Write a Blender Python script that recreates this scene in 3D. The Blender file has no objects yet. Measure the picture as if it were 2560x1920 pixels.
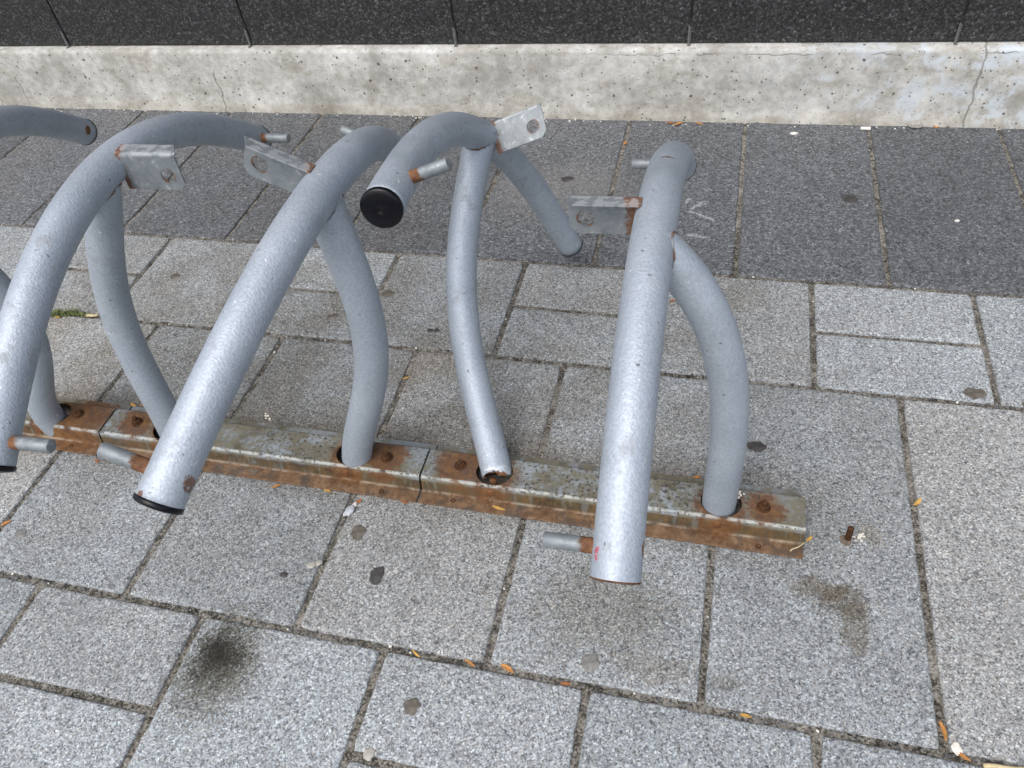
import bpy, bmesh, math, random
from mathutils import Vector, Matrix, noise as mnoise

C = bpy.context.scene.collection
SC = bpy.context.scene
rnd = random.Random(7)

# ------------------------------------------------------------------ camera, light, exposure
cam_d = bpy.data.cameras.new('camera')
cam = bpy.data.objects.new('camera', cam_d)
C.objects.link(cam)
SC.camera = cam
R0 = Vector((0.96900471, 0.22844352, -0.09403950))       # right
R1 = Vector((0.10366439, -0.72152963, -0.68457920))      # down
R2 = Vector((-0.22423997, 0.65361193, -0.72284707))      # forward
cam.matrix_world = Matrix(((R0.x, -R1.x, -R2.x, 0), (R0.y, -R1.y, -R2.y, 0), (R0.z, -R1.z, -R2.z, 1.2603), (0, 0, 0, 1)))
cam_d.sensor_width = 36
cam_d.lens = 27.674
cam_d.clip_start = 0.02
cam_d.clip_end = 500

SUN_EL, SUN_AZ = math.radians(58), math.radians(200)      # azimuth clockwise from +Y (the wall side)
world = bpy.data.worlds.new('World')
SC.world = world
world.use_nodes = True
wn = world.node_tree
bg = wn.nodes['Background']
sky = wn.nodes.new('ShaderNodeTexSky')
sky.sky_type = 'NISHITA'
sky.sun_disc = False
sky.sun_elevation = SUN_EL
sky.sun_rotation = SUN_AZ
sky.air_density = 1.0
sky.dust_density = 4.0
sky.ozone_density = 1.0
hsv = wn.nodes.new('ShaderNodeHueSaturation')             # an overcast sky: far less blue
hsv.inputs['Saturation'].default_value = 0.60
wn.links.new(sky.outputs[0], hsv.inputs['Color'])
wn.links.new(hsv.outputs[0], bg.inputs[0])
bg.inputs[1].default_value = 0.15
sd = bpy.data.lights.new('sun', 'SUN')
sd.energy = 0.6
sd.angle = math.radians(60)
sd.color = (1.0, 0.985, 0.965)
sun = bpy.data.objects.new('sun', sd)
C.objects.link(sun)
sdir = Vector((math.sin(SUN_AZ) * math.cos(SUN_EL), math.cos(SUN_AZ) * math.cos(SUN_EL), math.sin(SUN_EL)))
sun.rotation_euler = (-sdir).to_track_quat('-Z', 'Y').to_euler()
SC.view_settings.view_transform = 'Standard'
SC.view_settings.look = 'None'
SC.view_settings.gamma = 1
SC.view_settings.exposure = 0.75


# ------------------------------------------------------------------ node helper
class NT:
    def __init__(s, name):
        s.m = bpy.data.materials.new(name)
        s.m.use_nodes = True
        s.t = s.m.node_tree
        s.b = s.t.nodes['Principled BSDF']
        s._oc = None

    def n(s, ty, **kw):
        k = s.t.nodes.new(ty)
        for a, v in kw.items():
            setattr(k, a, v)
        return k

    def put(s, sock, v):
        if hasattr(v, 'is_output'):
            s.t.links.new(v, sock)
        elif isinstance(v, (tuple, list)):
            sock.default_value = tuple(v) + ((1,) if len(v) == 3 and len(sock.default_value) == 4 else ())
        else:
            sock.default_value = v

    @property
    def oc(s):
        if s._oc is None:
            s._oc = s.n('ShaderNodeTexCoord').outputs['Object']
        return s._oc

    def ma(s, op, a, b=0.0, c=None, clamp=False):
        k = s.n('ShaderNodeMath', operation=op, use_clamp=clamp)
        s.put(k.inputs[0], a)
        s.put(k.inputs[1], b)
        if c is not None:
            s.put(k.inputs[2], c)
        return k.outputs[0]

    def noise(s, scale, detail=3, rough=0.55, vec=None, dist=0):
        k = s.n('ShaderNodeTexNoise')
        s.put(k.inputs['Vector'], vec if vec is not None else s.oc)
        k.inputs['Scale'].default_value = scale
        k.inputs['Detail'].default_value = detail
        k.inputs['Roughness'].default_value = rough
        k.inputs['Distortion'].default_value = dist
        return k.outputs['Fac']

    def vor(s, scale, feat='F1', out='Color', vec=None, rand=1.0):
        k = s.n('ShaderNodeTexVoronoi', feature=feat)
        s.put(k.inputs['Vector'], vec if vec is not None else s.oc)
        k.inputs['Scale'].default_value = scale
        k.inputs['Randomness'].default_value = rand
        return k.outputs[out]

    def ramp(s, fac, stops, interp='LINEAR'):
        k = s.n('ShaderNodeValToRGB')
        k.color_ramp.interpolation = interp
        e = k.color_ramp.elements
        while len(e) < len(stops):
            e.new(0.5)
        for q, (p, c) in zip(e, stops):
            q.position = p
            q.color = (c, c, c, 1) if not isinstance(c, tuple) else tuple(c) + (1,)
        s.put(k.inputs[0], fac)
        return k.outputs[0]

    def step(s, x, lo, hi):
        k = s.n('ShaderNodeMapRange', interpolation_type='SMOOTHSTEP')
        s.put(k.inputs[0], x)
        k.inputs[1].default_value = lo
        k.inputs[2].default_value = hi
        return k.outputs[0]

    def mix(s, fac, a, b, mode='MIX'):
        k = s.n('ShaderNodeMix', data_type='RGBA', blend_type=mode)
        s.put(k.inputs[0], fac)
        s.put(k.inputs[6], a)
        s.put(k.inputs[7], b)
        return k.outputs[2]

    def xyz(s, vec=None):
        k = s.n('ShaderNodeSeparateXYZ')
        s.put(k.inputs[0], vec if vec is not None else s.oc)
        return k.outputs

    def scl(s, v, vec=None):
        k = s.n('ShaderNodeVectorMath', operation='MULTIPLY')
        s.put(k.inputs[0], vec if vec is not None else s.oc)
        k.inputs[1].default_value = v
        return k.outputs[0]

    def warp(s, amt, scale):
        k = s.n('ShaderNodeTexNoise')
        s.put(k.inputs['Vector'], s.oc)
        k.inputs['Scale'].default_value = scale
        a = s.n('ShaderNodeVectorMath', operation='MULTIPLY_ADD')
        s.put(a.inputs[0], k.outputs['Color'])
        a.inputs[1].default_value = (amt, amt, amt)
        s.put(a.inputs[2], s.oc)
        return a.outputs[0]

    def sep1(s, col):
        k = s.n('ShaderNodeSeparateColor')
        s.put(k.inputs[0], col)
        return k.outputs

    def dist(s, p, vec=None, sc=(1, 1, 1)):
        k = s.n('ShaderNodeVectorMath', operation='MULTIPLY_ADD')
        s.put(k.inputs[0], vec if vec is not None else s.oc)
        k.inputs[1].default_value = sc
        k.inputs[2].default_value = tuple(-a * b for a, b in zip(p, sc))
        l = s.n('ShaderNodeVectorMath', operation='LENGTH')
        s.put(l.inputs[0], k.outputs[0])
        return l.outputs['Value']

    def bump(s, h, strength=0.5, dist=0.002, normal=None):
        k = s.n('ShaderNodeBump')
        k.inputs['Strength'].default_value = strength
        k.inputs['Distance'].default_value = dist
        s.put(k.inputs['Height'], h)
        if normal is not None:
            s.put(k.inputs['Normal'], normal)
        return k.outputs[0]

    def done(s, col=None, rough=None, metal=None, normal=None, spec=None):
        if col is not None:
            s.put(s.b.inputs['Base Color'], col)
        if rough is not None:
            s.put(s.b.inputs['Roughness'], rough)
        if metal is not None:
            s.put(s.b.inputs['Metallic'], metal)
        if normal is not None:
            s.put(s.b.inputs['Normal'], normal)
        if spec is not None:
            s.b.inputs['Specular IOR Level'].default_value = spec
        return s.m


RUST_D, RUST_M, RUST_L = (0.050, 0.022, 0.012), (0.125, 0.052, 0.020), (0.235, 0.110, 0.045)


def rust_col(t):
    f = t.noise(160, 5, 0.65)
    g = t.noise(45, 3)
    return t.ramp(t.ma('MULTIPLY_ADD', f, 0.6, t.ma('MULTIPLY', g, 0.4)),
                  [(0.33, RUST_D), (0.5, RUST_M), (0.68, RUST_L)])


def seglen(t, a, b, vec):
    """distance from point to a segment in the xy plane"""
    ax, ay = a
    bx, by = b
    L2 = (bx - ax) ** 2 + (by - ay) ** 2
    o = t.xyz(vec)
    px = t.ma('SUBTRACT', o[0], ax)
    py = t.ma('SUBTRACT', o[1], ay)
    d = t.ma('ADD', t.ma('MULTIPLY', px, (bx - ax) / L2), t.ma('MULTIPLY', py, (by - ay) / L2))
    h = t.ma('MINIMUM', t.ma('MAXIMUM', d, 0.0), 1.0)
    qx = t.ma('SUBTRACT', px, t.ma('MULTIPLY', h, bx - ax))
    qy = t.ma('SUBTRACT', py, t.ma('MULTIPLY', h, by - ay))
    return t.ma('SQRT', t.ma('ADD', t.ma('MULTIPLY', qx, qx), t.ma('MULTIPLY', qy, qy)))


# ------------------------------------------------------------------ materials
def mat_paver():
    t = NT('paver_granite_mix')
    geo = t.n('ShaderNodeNewGeometry')
    isl = geo.outputs['Random Per Island']
    v1 = t.vor(400, vec=t.warp(0.0022, 300))
    s1 = t.sep1(v1)
    grain = t.ramp(s1[0], [(0.0, 0.022), (0.10, 0.055), (0.19, 0.16), (0.38, 0.25), (0.66, 0.335), (0.84, 0.43), (0.94, 0.60), (1.0, 0.85)])
    v2 = t.vor(640)
    s2 = t.sep1(v2)
    fine = t.ramp(s2[1], [(0.0, 0.05), (0.2, 0.18), (0.6, 0.34), (0.9, 0.52), (1.0, 0.75)])
    col = t.mix(0.38, grain, fine)
    # a coarser, sparser layer of dark and white stones
    s3 = t.sep1(t.vor(210, vec=t.warp(0.004, 200)))
    col = t.mix(t.ma('MULTIPLY', t.ma('LESS_THAN', s3[0], 0.07), 0.45), col, (0.050, 0.051, 0.056))
    col = t.mix(t.ma('MULTIPLY', t.ma('GREATER_THAN', s3[0], 0.965), 0.45), col, (0.60, 0.61, 0.61))
    # a few grains are warm or bluish
    hue = t.ramp(s1[1], [(0.0, (1.03, 0.96, 0.88)), (0.25, (0.99, 0.99, 0.985)), (0.75, (0.97, 1.0, 1.025)), (1.0, (0.93, 0.99, 1.06))])
    col = t.mix(1.0, col, hue, 'MULTIPLY')
    col = t.mix(1.0, col, (0.895, 0.945, 0.960), 'MULTIPLY')
    # large soft wear and dirt
    n1 = t.noise(2.2, 4)
    n2 = t.noise(9, 5, 0.6)
    wear = t.ma('MULTIPLY_ADD', n2, 0.34, t.ma('MULTIPLY_ADD', n1, 0.30, 0.66))
    wear = t.ma('ADD', wear, t.ma('MULTIPLY_ADD', isl, 0.24, -0.12))
    col = t.mix(1.0, col, wear, 'MULTIPLY')
    isl2 = t.n('ShaderNodeTexWhiteNoise', noise_dimensions='1D')
    t.put(isl2.inputs['W'], isl)
    col = t.mix(1.0, col, t.ramp(isl2.outputs['Value'], [(0.0, (1.03, 0.99, 0.955)), (0.5, (1.0, 1.0, 1.0)), (1.0, (0.985, 1.0, 1.012))]), 'MULTIPLY')
    # brown grime behind and under the rack, spread left as painted light fall-off
    grime_falloff = t.ma('MULTIPLY', t.step(t.dist((-0.95, 1.12, 0), sc=(0.5, 1.1, 0)), 0.95, 0.05),
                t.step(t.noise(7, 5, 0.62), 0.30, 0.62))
    col = t.mix(t.ma('MULTIPLY', grime_falloff, 0.85), col, t.mix(1.0, col, (0.66, 0.59, 0.51), 'MULTIPLY'))
    rail_d = t.ma('ABSOLUTE', t.ma('SUBTRACT', t.xyz()[1], 0.885))
    rd = t.ma('MULTIPLY', t.step(t.ma('ADD', rail_d, t.ma('MULTIPLY', t.noise(14, 4), 0.10)), 0.19, 0.10), 0.55)  # grime along the rail, doubling as painted contact shade
    rd = t.ma('MULTIPLY', rd, t.step(t.xyz()[0], 0.34, 0.12))
    col = t.mix(rd, col, t.mix(1.0, col, (0.48, 0.40, 0.32), 'MULTIPLY'))
    # spilt stains with shapes of their own
    wv = t.warp(0.05, 22)

    def stain(p, sc, r0, r1, amt, tint, thr=0.0):
        nonlocal col
        d = t.dist((p[0] + 0.025, p[1] + 0.025, 0), wv, (sc[0], sc[1], 0))
        d = t.ma('ADD', d, t.ma('MULTIPLY_ADD', s1[1], (r1 - r0) * 0.6, (r0 - r1) * 0.3))
        f = t.step(d, r1, r0)
        if thr:
            f = t.ma('MULTIPLY', f, t.step(s1[0], 0.95, 0.80))
        col = t.mix(t.ma('MULTIPLY', f, amt), col, t.mix(1.0, col, tint, 'MULTIPLY'))
    stain((-0.755, 0.440), (1, 0.8), 0.012, 0.055, 0.94, (0.12, 0.10, 0.068))
    stain((-0.745, 0.428), (1, 0.72), 0.020, 0.095, 0.85, (0.30, 0.27, 0.205))
    stain((-0.738, 0.420), (1, 0.75), 0.04, 0.100, 0.45, (0.58, 0.53, 0.44))
    stain((-0.115, 0.645), (0.8, 1.1), 0.05, 0.13, 0.62, (0.60, 0.55, 0.47))
    stain((0.245, 0.750), (0.8, 1.5), 0.024, 0.042, 0.85, (0.56, 0.49, 0.40))
    stain((0.278, 0.728), (0.9, 1.1), 0.028, 0.050, 0.75, (0.58, 0.51, 0.43))
    stain((0.297, 0.680), (1.7, 0.75), 0.028, 0.046, 0.75, (0.60, 0.53, 0.45))
    stain((0.10, 0.55), (1, 1), 0.012, 0.03, 0.45, (0.62, 0.55, 0.46))
    stain((0.075, 1.496), (1, 1), 0.02, 0.10, 0.55, (0.66, 0.60, 0.50))
    stain((-0.01, 0.555), (0.7, 1.6), 0.015, 0.06, 0.45, (0.62, 0.52, 0.42))
    stain((0.33, 0.87), (1, 1), 0.005, 0.03, 0.5, (0.75, 0.60, 0.45))
    h = t.ma('ADD', t.ma('MULTIPLY', s1[2], 0.6), t.ma('MULTIPLY', t.noise(520, 3), 0.8))
    return t.done(col, 0.78, 0, t.bump(h, 0.45, 0.0015), 0.35)


def mat_border():
    t = NT('dark_paver')
    isl = t.n('ShaderNodeNewGeometry').outputs['Random Per Island']
    s1 = t.sep1(t.vor(330, vec=t.warp(0.003, 300)))
    g = t.ramp(s1[0], [(0.0, 0.016), (0.16, 0.042), (0.5, 0.092), (0.83, 0.155), (0.95, 0.27), (1.0, 0.50)])
    f = t.ramp(t.sep1(t.vor(165, vec=t.warp(0.004, 150)))[0], [(0, 0.022), (0.14, 0.052), (0.5, 0.098), (0.88, 0.155), (1, 0.24)])
    col = t.mix(0.5, g, f)
    n = t.ma('MULTIPLY_ADD', t.noise(4, 5, 0.6), 0.40, t.ma('MULTIPLY_ADD', isl, 0.28, 0.66))
    col = t.mix(1.0, col, n, 'MULTIPLY')
    col = t.mix(1.0, col, (0.98, 1.045, 1.10), 'MULTIPLY')
    # warm dust towards the left
    du = t.ma('MULTIPLY', t.step(t.noise(5, 4), 0.42, 0.7), t.step(t.xyz()[0], 0.1, -1.2))
    col = t.mix(t.ma('MULTIPLY', du, 0.35), col, t.mix(1.0, col, (1.15, 0.97, 0.86), 'MULTIPLY'))
    # dusty scuffs
    sc = t.ma('MULTIPLY', t.step(t.dist((-0.33, 2.0, 0), t.warp(0.2, 7), (0.7, 1.2, 0)), 0.22, 0.05), 0.35)
    col = t.mix(sc, col, (0.20, 0.19, 0.18))
    # chalk scribbles
    wv = t.warp(0.010, 60)
    d = None
    for a, b in (((-0.073, 1.872), (-0.066, 1.892)), ((-0.056, 1.846), (-0.032, 1.876)), ((-0.060, 1.830), (-0.046, 1.826)),
                 ((-0.040, 1.822), (0.004, 1.797)), ((-0.055, 1.726), (-0.010, 1.720)), ((-0.19, 1.915), (-0.165, 1.905))):
        e = seglen(t, (a[0] + .005, a[1] + .005), (b[0] + .005, b[1] + .005), wv)
        d = e if d is None else t.ma('MINIMUM', d, e)
    ch = t.ma('MULTIPLY', t.step(d, 0.0065, 0.003), t.step(t.noise(330, 2), 0.45, 0.52))
    col = t.mix(t.ma('MULTIPLY', ch, 0.6), col, (0.50, 0.52, 0.54))
    h = t.ma('ADD', s1[2], t.noise(500, 3))
    return t.done(col, 0.72, 0, t.bump(h, 0.4, 0.0015), 0.4)


def mat_mortar():
    t = NT('joint_mortar')
    a = t.ma('MULTIPLY_ADD', t.noise(7, 3), 0.45, t.ma('MULTIPLY_ADD', t.noise(40, 6, 0.7), 0.80, -0.115))
    b = t.sep1(t.vor(330))[0]
    col = t.ramp(t.ma('MULTIPLY_ADD', a, 0.75, t.ma('MULTIPLY', b, 0.25)),
                 [(0.32, (0.022, 0.020, 0.017)), (0.43, (0.075, 0.068, 0.056)), (0.54, (0.185, 0.172, 0.147)), (0.67, (0.310, 0.297, 0.265))])
    return t.done(col, 0.9, 0, t.bump(t.noise(240, 5, 0.7), 0.8, 0.004), 0.2)


def mat_asphalt():
    t = NT('street_asphalt')
    return t.done(t.ramp(t.noise(200, 3), [(0.3, 0.04), (0.7, 0.09)]), 0.9)


def mat_concrete():
    t = NT('weathered_concrete')
    o = t.xyz()
    n1 = t.noise(6, 6, 0.62)
    n2 = t.noise(38, 6, 0.68)
    col = t.ramp(t.ma('MULTIPLY_ADD', n1, 0.55, t.ma('MULTIPLY', n2, 0.45)),
                 [(0.32, (0.285, 0.280, 0.258)), (0.45, (0.395, 0.390, 0.370)), (0.54, (0.520, 0.520, 0.505)), (0.66, (0.690, 0.700, 0.695))])
    col = t.mix(1.0, col, (0.88, 0.875, 0.845), 'MULTIPLY')
    # bluish lime bloom at the right end
    bl = t.ma('MULTIPLY', t.step(t.noise(16, 6, 0.7), 0.49, 0.62), t.step(o[0], -0.2, 0.75))
    col = t.mix(t.ma('MULTIPLY', bl, 0.85), col, (0.50, 0.55, 0.59))
    st = t.ma('MULTIPLY', t.step(t.noise(9, 5, 0.6, t.scl((1, 1, 2.5))), 0.52, 0.68), 0.6)
    col = t.mix(st, col, t.mix(1.0, col, (0.76, 0.72, 0.64), 'MULTIPLY'))
    # splash grime along the foot
    gr = t.ma('MULTIPLY', t.step(t.ma('MULTIPLY_ADD', t.noise(18, 5), 0.06, o[2]), 0.09, 0.03), 0.5)
    col = t.mix(gr, col, t.mix(1.0, col, (0.70, 0.64, 0.55), 'MULTIPLY'))
    # air holes
    def holes(scale, r, share):
        k = t.n('ShaderNodeTexVoronoi')
        t.put(k.inputs['Vector'], t.warp(0.006, 60))
        k.inputs['Scale'].default_value = scale
        keep = t.ma('LESS_THAN', t.sep1(k.outputs['Color'])[0], share)
        return t.ma('MULTIPLY', t.step(k.outputs['Distance'], r, r * 0.55), keep)
    hole = t.ma('MAXIMUM', holes(70, 0.23, 0.26), holes(30, 0.175, 0.28))
    hole = t.ma('MAXIMUM', hole, holes(150, 0.25, 0.15))
    col = t.mix(t.ma('MULTIPLY', hole, 0.85), col, (0.07, 0.065, 0.055))
    # hairline cracks: upright ones and one running along the top edge
    wv = t.warp(0.030, 26)
    ow = t.xyz(wv)
    cr = None
    for x, z0, z1, w in ((-1.686, -.02, 0.15, .0018), (0.690, -.02, 0.25, .0022), (-2.64, -.02, 0.08, .0016), (-2.515, -.02, 0.12, .0014)):
        a = t.step(t.ma('ABSOLUTE', t.ma('SUBTRACT', ow[0], x)), w * 1.6, w * 0.6)
        a = t.ma('MULTIPLY', a, t.step(o[2], z1, z1 - 0.02))
        cr = a if cr is None else t.ma('MAXIMUM', cr, a)
    zt = t.ma('MULTIPLY_ADD', ow[0], -0.005, ow[2])
    a = t.step(t.ma('ABSOLUTE', t.ma('SUBTRACT', zt, 0.222)), 0.0018, 0.0006)
    a = t.ma('MULTIPLY', a, t.step(t.noise(5, 2), 0.47, 0.53))
    a = t.ma('MULTIPLY', a, t.step(o[0], -0.5, -0.1))
    cr = t.ma('MAXIMUM', cr, a)
    col = t.mix(t.ma('MULTIPLY', cr, 0.6), col, (0.13, 0.12, 0.10))
    h = t.ma('SUBTRACT', t.ma('MULTIPLY', t.noise(120, 6, 0.7), 0.5), t.ma('ADD', hole, cr))
    return t.done(col, 0.85, 0, t.bump(h, 0.5, 0.004), 0.3)


def mat_granite():
    t = NT('dark_flamed_granite')
    s1 = t.sep1(t.vor(190, vec=t.warp(0.012, 130)))
    g = t.ramp(s1[0], [(0.0, 0.003), (0.35, 0.009), (0.62, 0.024), (0.82, 0.050), (0.94, 0.09), (1.0, 0.17)])
    g = t.mix(0.45, g, t.ramp(t.noise(150, 4, 0.75), [(0.38, 0.003), (0.52, 0.022), (0.68, 0.085)]))
    g = t.mix(1.0, g, t.ramp(s1[1], [(0, (0.95, 1.0, 1.12)), (0.6, (1.0, 1.0, 1.0)), (1, (1.10, 1.02, 0.88))]), 'MULTIPLY')
    g = t.mix(1.0, g, t.ma('MULTIPLY_ADD', t.noise(5, 4), 0.5, 0.75), 'MULTIPLY')
    return t.done(g, 0.62, 0, t.bump(t.ma('ADD', s1[2], t.noise(350, 4)), 0.5, 0.002), 0.4)


def mat_plain(name, col, rough=0.6, metal=0, var=0.25, scale=60, spec=0.5, bump=0.0):
    t = NT(name)
    f = t.noise(scale, 4, 0.6)
    lo = tuple(c * (1 - var) for c in col)
    hi = tuple(min(1, c * (1 + var)) for c in col)
    nrm = t.bump(t.noise(scale * 4, 4), bump, 0.001) if bump else None
    return t.done(t.ramp(f, [(0.3, lo), (0.7, hi)]), rough, metal, nrm, spec)


def mat_silver(name, wearf=1.0, rustend=None, marks=()):
    """aluminium-bronze hammer paint with orange peel, scuffs, dark specks"""
    t = NT(name)
    n = t.noise(11, 5, 0.6)
    col = t.ramp(n, [(0.3, (0.322, 0.366, 0.415)), (0.7, (0.408, 0.454, 0.508))])
    # fine leafing mottle
    m = t.noise(230, 3, 0.6)
    col = t.mix(1.0, col, t.ramp(m, [(0.33, 0.88), (0.67, 1.10)]), 'MULTIPLY')
    # grey scuffs and small dark nicks
    sc = t.ma('MULTIPLY', t.step(t.noise(26, 6, 0.72), 0.54, 0.68), 0.42 * wearf)
    col = t.mix(sc, col, (0.21, 0.22, 0.235))
    k = t.n('ShaderNodeTexVoronoi')
    t.put(k.inputs['Vector'], t.warp(0.012, 90))
    k.inputs['Scale'].default_value = 62
    keep = t.ma('LESS_THAN', t.sep1(k.outputs['Color'])[0], 0.10 * wearf)
    nick = t.ma('MULTIPLY', t.step(k.outputs['Distance'], 0.17, 0.09), keep)
    col = t.mix(t.ma('MULTIPLY', nick, 0.8), col, (0.07, 0.072, 0.08))
    keep2 = t.ma('GREATER_THAN', t.sep1(k.outputs['Color'])[1], 0.955)
    chip = t.ma('MULTIPLY', t.step(k.outputs['Distance'], 0.16, 0.09), keep2)
    col = t.mix(t.ma('MULTIPLY', chip, 0.7), col, (0.72, 0.75, 0.78))
    # rubbed streaks left by locks and frames
    lk = t.step(t.noise(150, 3, 0.6, t.scl((0.25, 0.10, 1.0))), 0.66, 0.71)
    lk = t.ma('MULTIPLY', lk, t.step(t.noise(6, 3), 0.50, 0.60))
    col = t.mix(t.ma('MULTIPLY', lk, 0.55), col, (0.13, 0.135, 0.145))
    lw = t.step(t.noise(170, 3, 0.6, t.scl((0.8, 0.15, 0.5))), 0.69, 0.73)
    col = t.mix(t.ma('MULTIPLY', lw, 0.5), col, (0.62, 0.66, 0.70))
    rough = t.ma('MULTIPLY_ADD', n, 0.16, 0.45)
    metal = t.ma('SUBTRACT', 0.38, t.ma('MAXIMUM', nick, t.ma('MULTIPLY', sc, 0.8)), clamp=True)
    if rustend is not None:
        p, r0, r1 = rustend[:3]
        d = t.ma('MULTIPLY_ADD', t.noise(55, 5, 0.65), r1 - r0 + 0.012, t.ma('SUBTRACT', t.dist(p), 0.006))
        f = t.step(d, r1, r1 - 0.004)
        rc = rust_col(t)
        wh = t.ma('MULTIPLY', t.step(d, r1 + 0.011, r1 + 0.004), t.step(t.noise(90, 3), 0.40, 0.5))
        col = t.mix(wh, col, (0.56, 0.60, 0.64))
        col = t.mix(f, col, rc)
        metal = t.ma('MULTIPLY', metal, t.ma('SUBTRACT', 1.0, f))
        rough = t.ma('MULTIPLY_ADD', f, 0.4, rough)
    for p, sc, r_, c in marks:
        wv = t.warp(0.012, 70)
        d = t.dist(tuple(q + 0.006 for q in p), wv, sc)
        f = t.ma('MULTIPLY', t.step(d, r_, r_ * 0.7), t.step(t.noise(140, 3), 0.36, 0.44))
        col = t.mix(t.ma('MULTIPLY', f, 0.9), col, c if c else rust_col(t))
        metal = t.ma('MULTIPLY', metal, t.ma('SUBTRACT', 1.0, f))
    peel = t.ma('ADD', t.noise(310, 2, 0.5), t.ma('MULTIPLY', t.noise(30, 3), 0.6))
    return t.done(col, rough, metal, t.bump(peel, 0.42, 0.0019))


def mat_galv(name, rust_at, length, amt=1.0, hole=None):
    """zinc plated steel, rusted from local x=0 out to rust_at"""
    t = NT(name)
    s = t.noise(34, 5, 0.7, None, 0.8)
    col = t.ramp(t.ma('MULTIPLY_ADD', s, 0.6, t.ma('MULTIPLY', t.noise(130, 5, 0.7), 0.4)),
                 [(0.30, (0.115, 0.132, 0.142)), (0.44, (0.175, 0.198, 0.210)), (0.58, (0.225, 0.250, 0.262)), (0.66, (0.40, 0.42, 0.43)), (0.74, (0.56, 0.58, 0.59))])
    x = t.ma('MULTIPLY_ADD', t.noise(55, 5, 0.7), 0.040, t.ma('SUBTRACT', t.xyz()[0], 0.009))
    f = t.ma('MULTIPLY', t.step(x, rust_at + 0.017, rust_at + 0.008), amt)
    col = t.mix(f, col, rust_col(t))
    if hole:
        d = t.ma('MULTIPLY_ADD', t.noise(70, 4), 0.006, t.dist((hole[0], 0, hole[1]), sc=(1, 0, 1)))
        f2 = t.ma('MULTIPLY', t.step(d, 0.0185, 0.0160), t.step(t.noise(45, 3), 0.44, 0.58))
        col = t.mix(t.ma('MULTIPLY', f2, 0.8), col, rust_col(t))
        wv = t.step(t.noise(26, 6, 0.72), 0.56, 0.66)
        col = t.mix(t.ma('MULTIPLY', wv, 0.35), col, (0.085, 0.095, 0.105))
        f3 = t.ma('MULTIPLY', t.step(t.xyz()[2], 0.0165, 0.0205), t.step(t.noise(60, 4), 0.42, 0.5))  # flange painted paler than the web, as if lit from above
        col = t.mix(t.ma('MULTIPLY', f3, 0.35), col, (0.55, 0.57, 0.58))
    metal = t.ma('MULTIPLY_ADD', f, -0.32, 0.32)
    rough = t.ma('MULTIPLY_ADD', f, 0.3, 0.50)
    return t.done(col, rough, metal, t.bump(t.noise(220, 4, 0.7), 0.3, 0.001))


def mat_rust(name, dark=1.0):
    t = NT(name)
    c = t.mix(1.0, rust_col(t), (dark, dark, dark), 'MULTIPLY')
    return t.done(c, 0.85, 0.1, t.bump(t.noise(300, 5, 0.7), 0.7, 0.002), 0.3)


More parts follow.
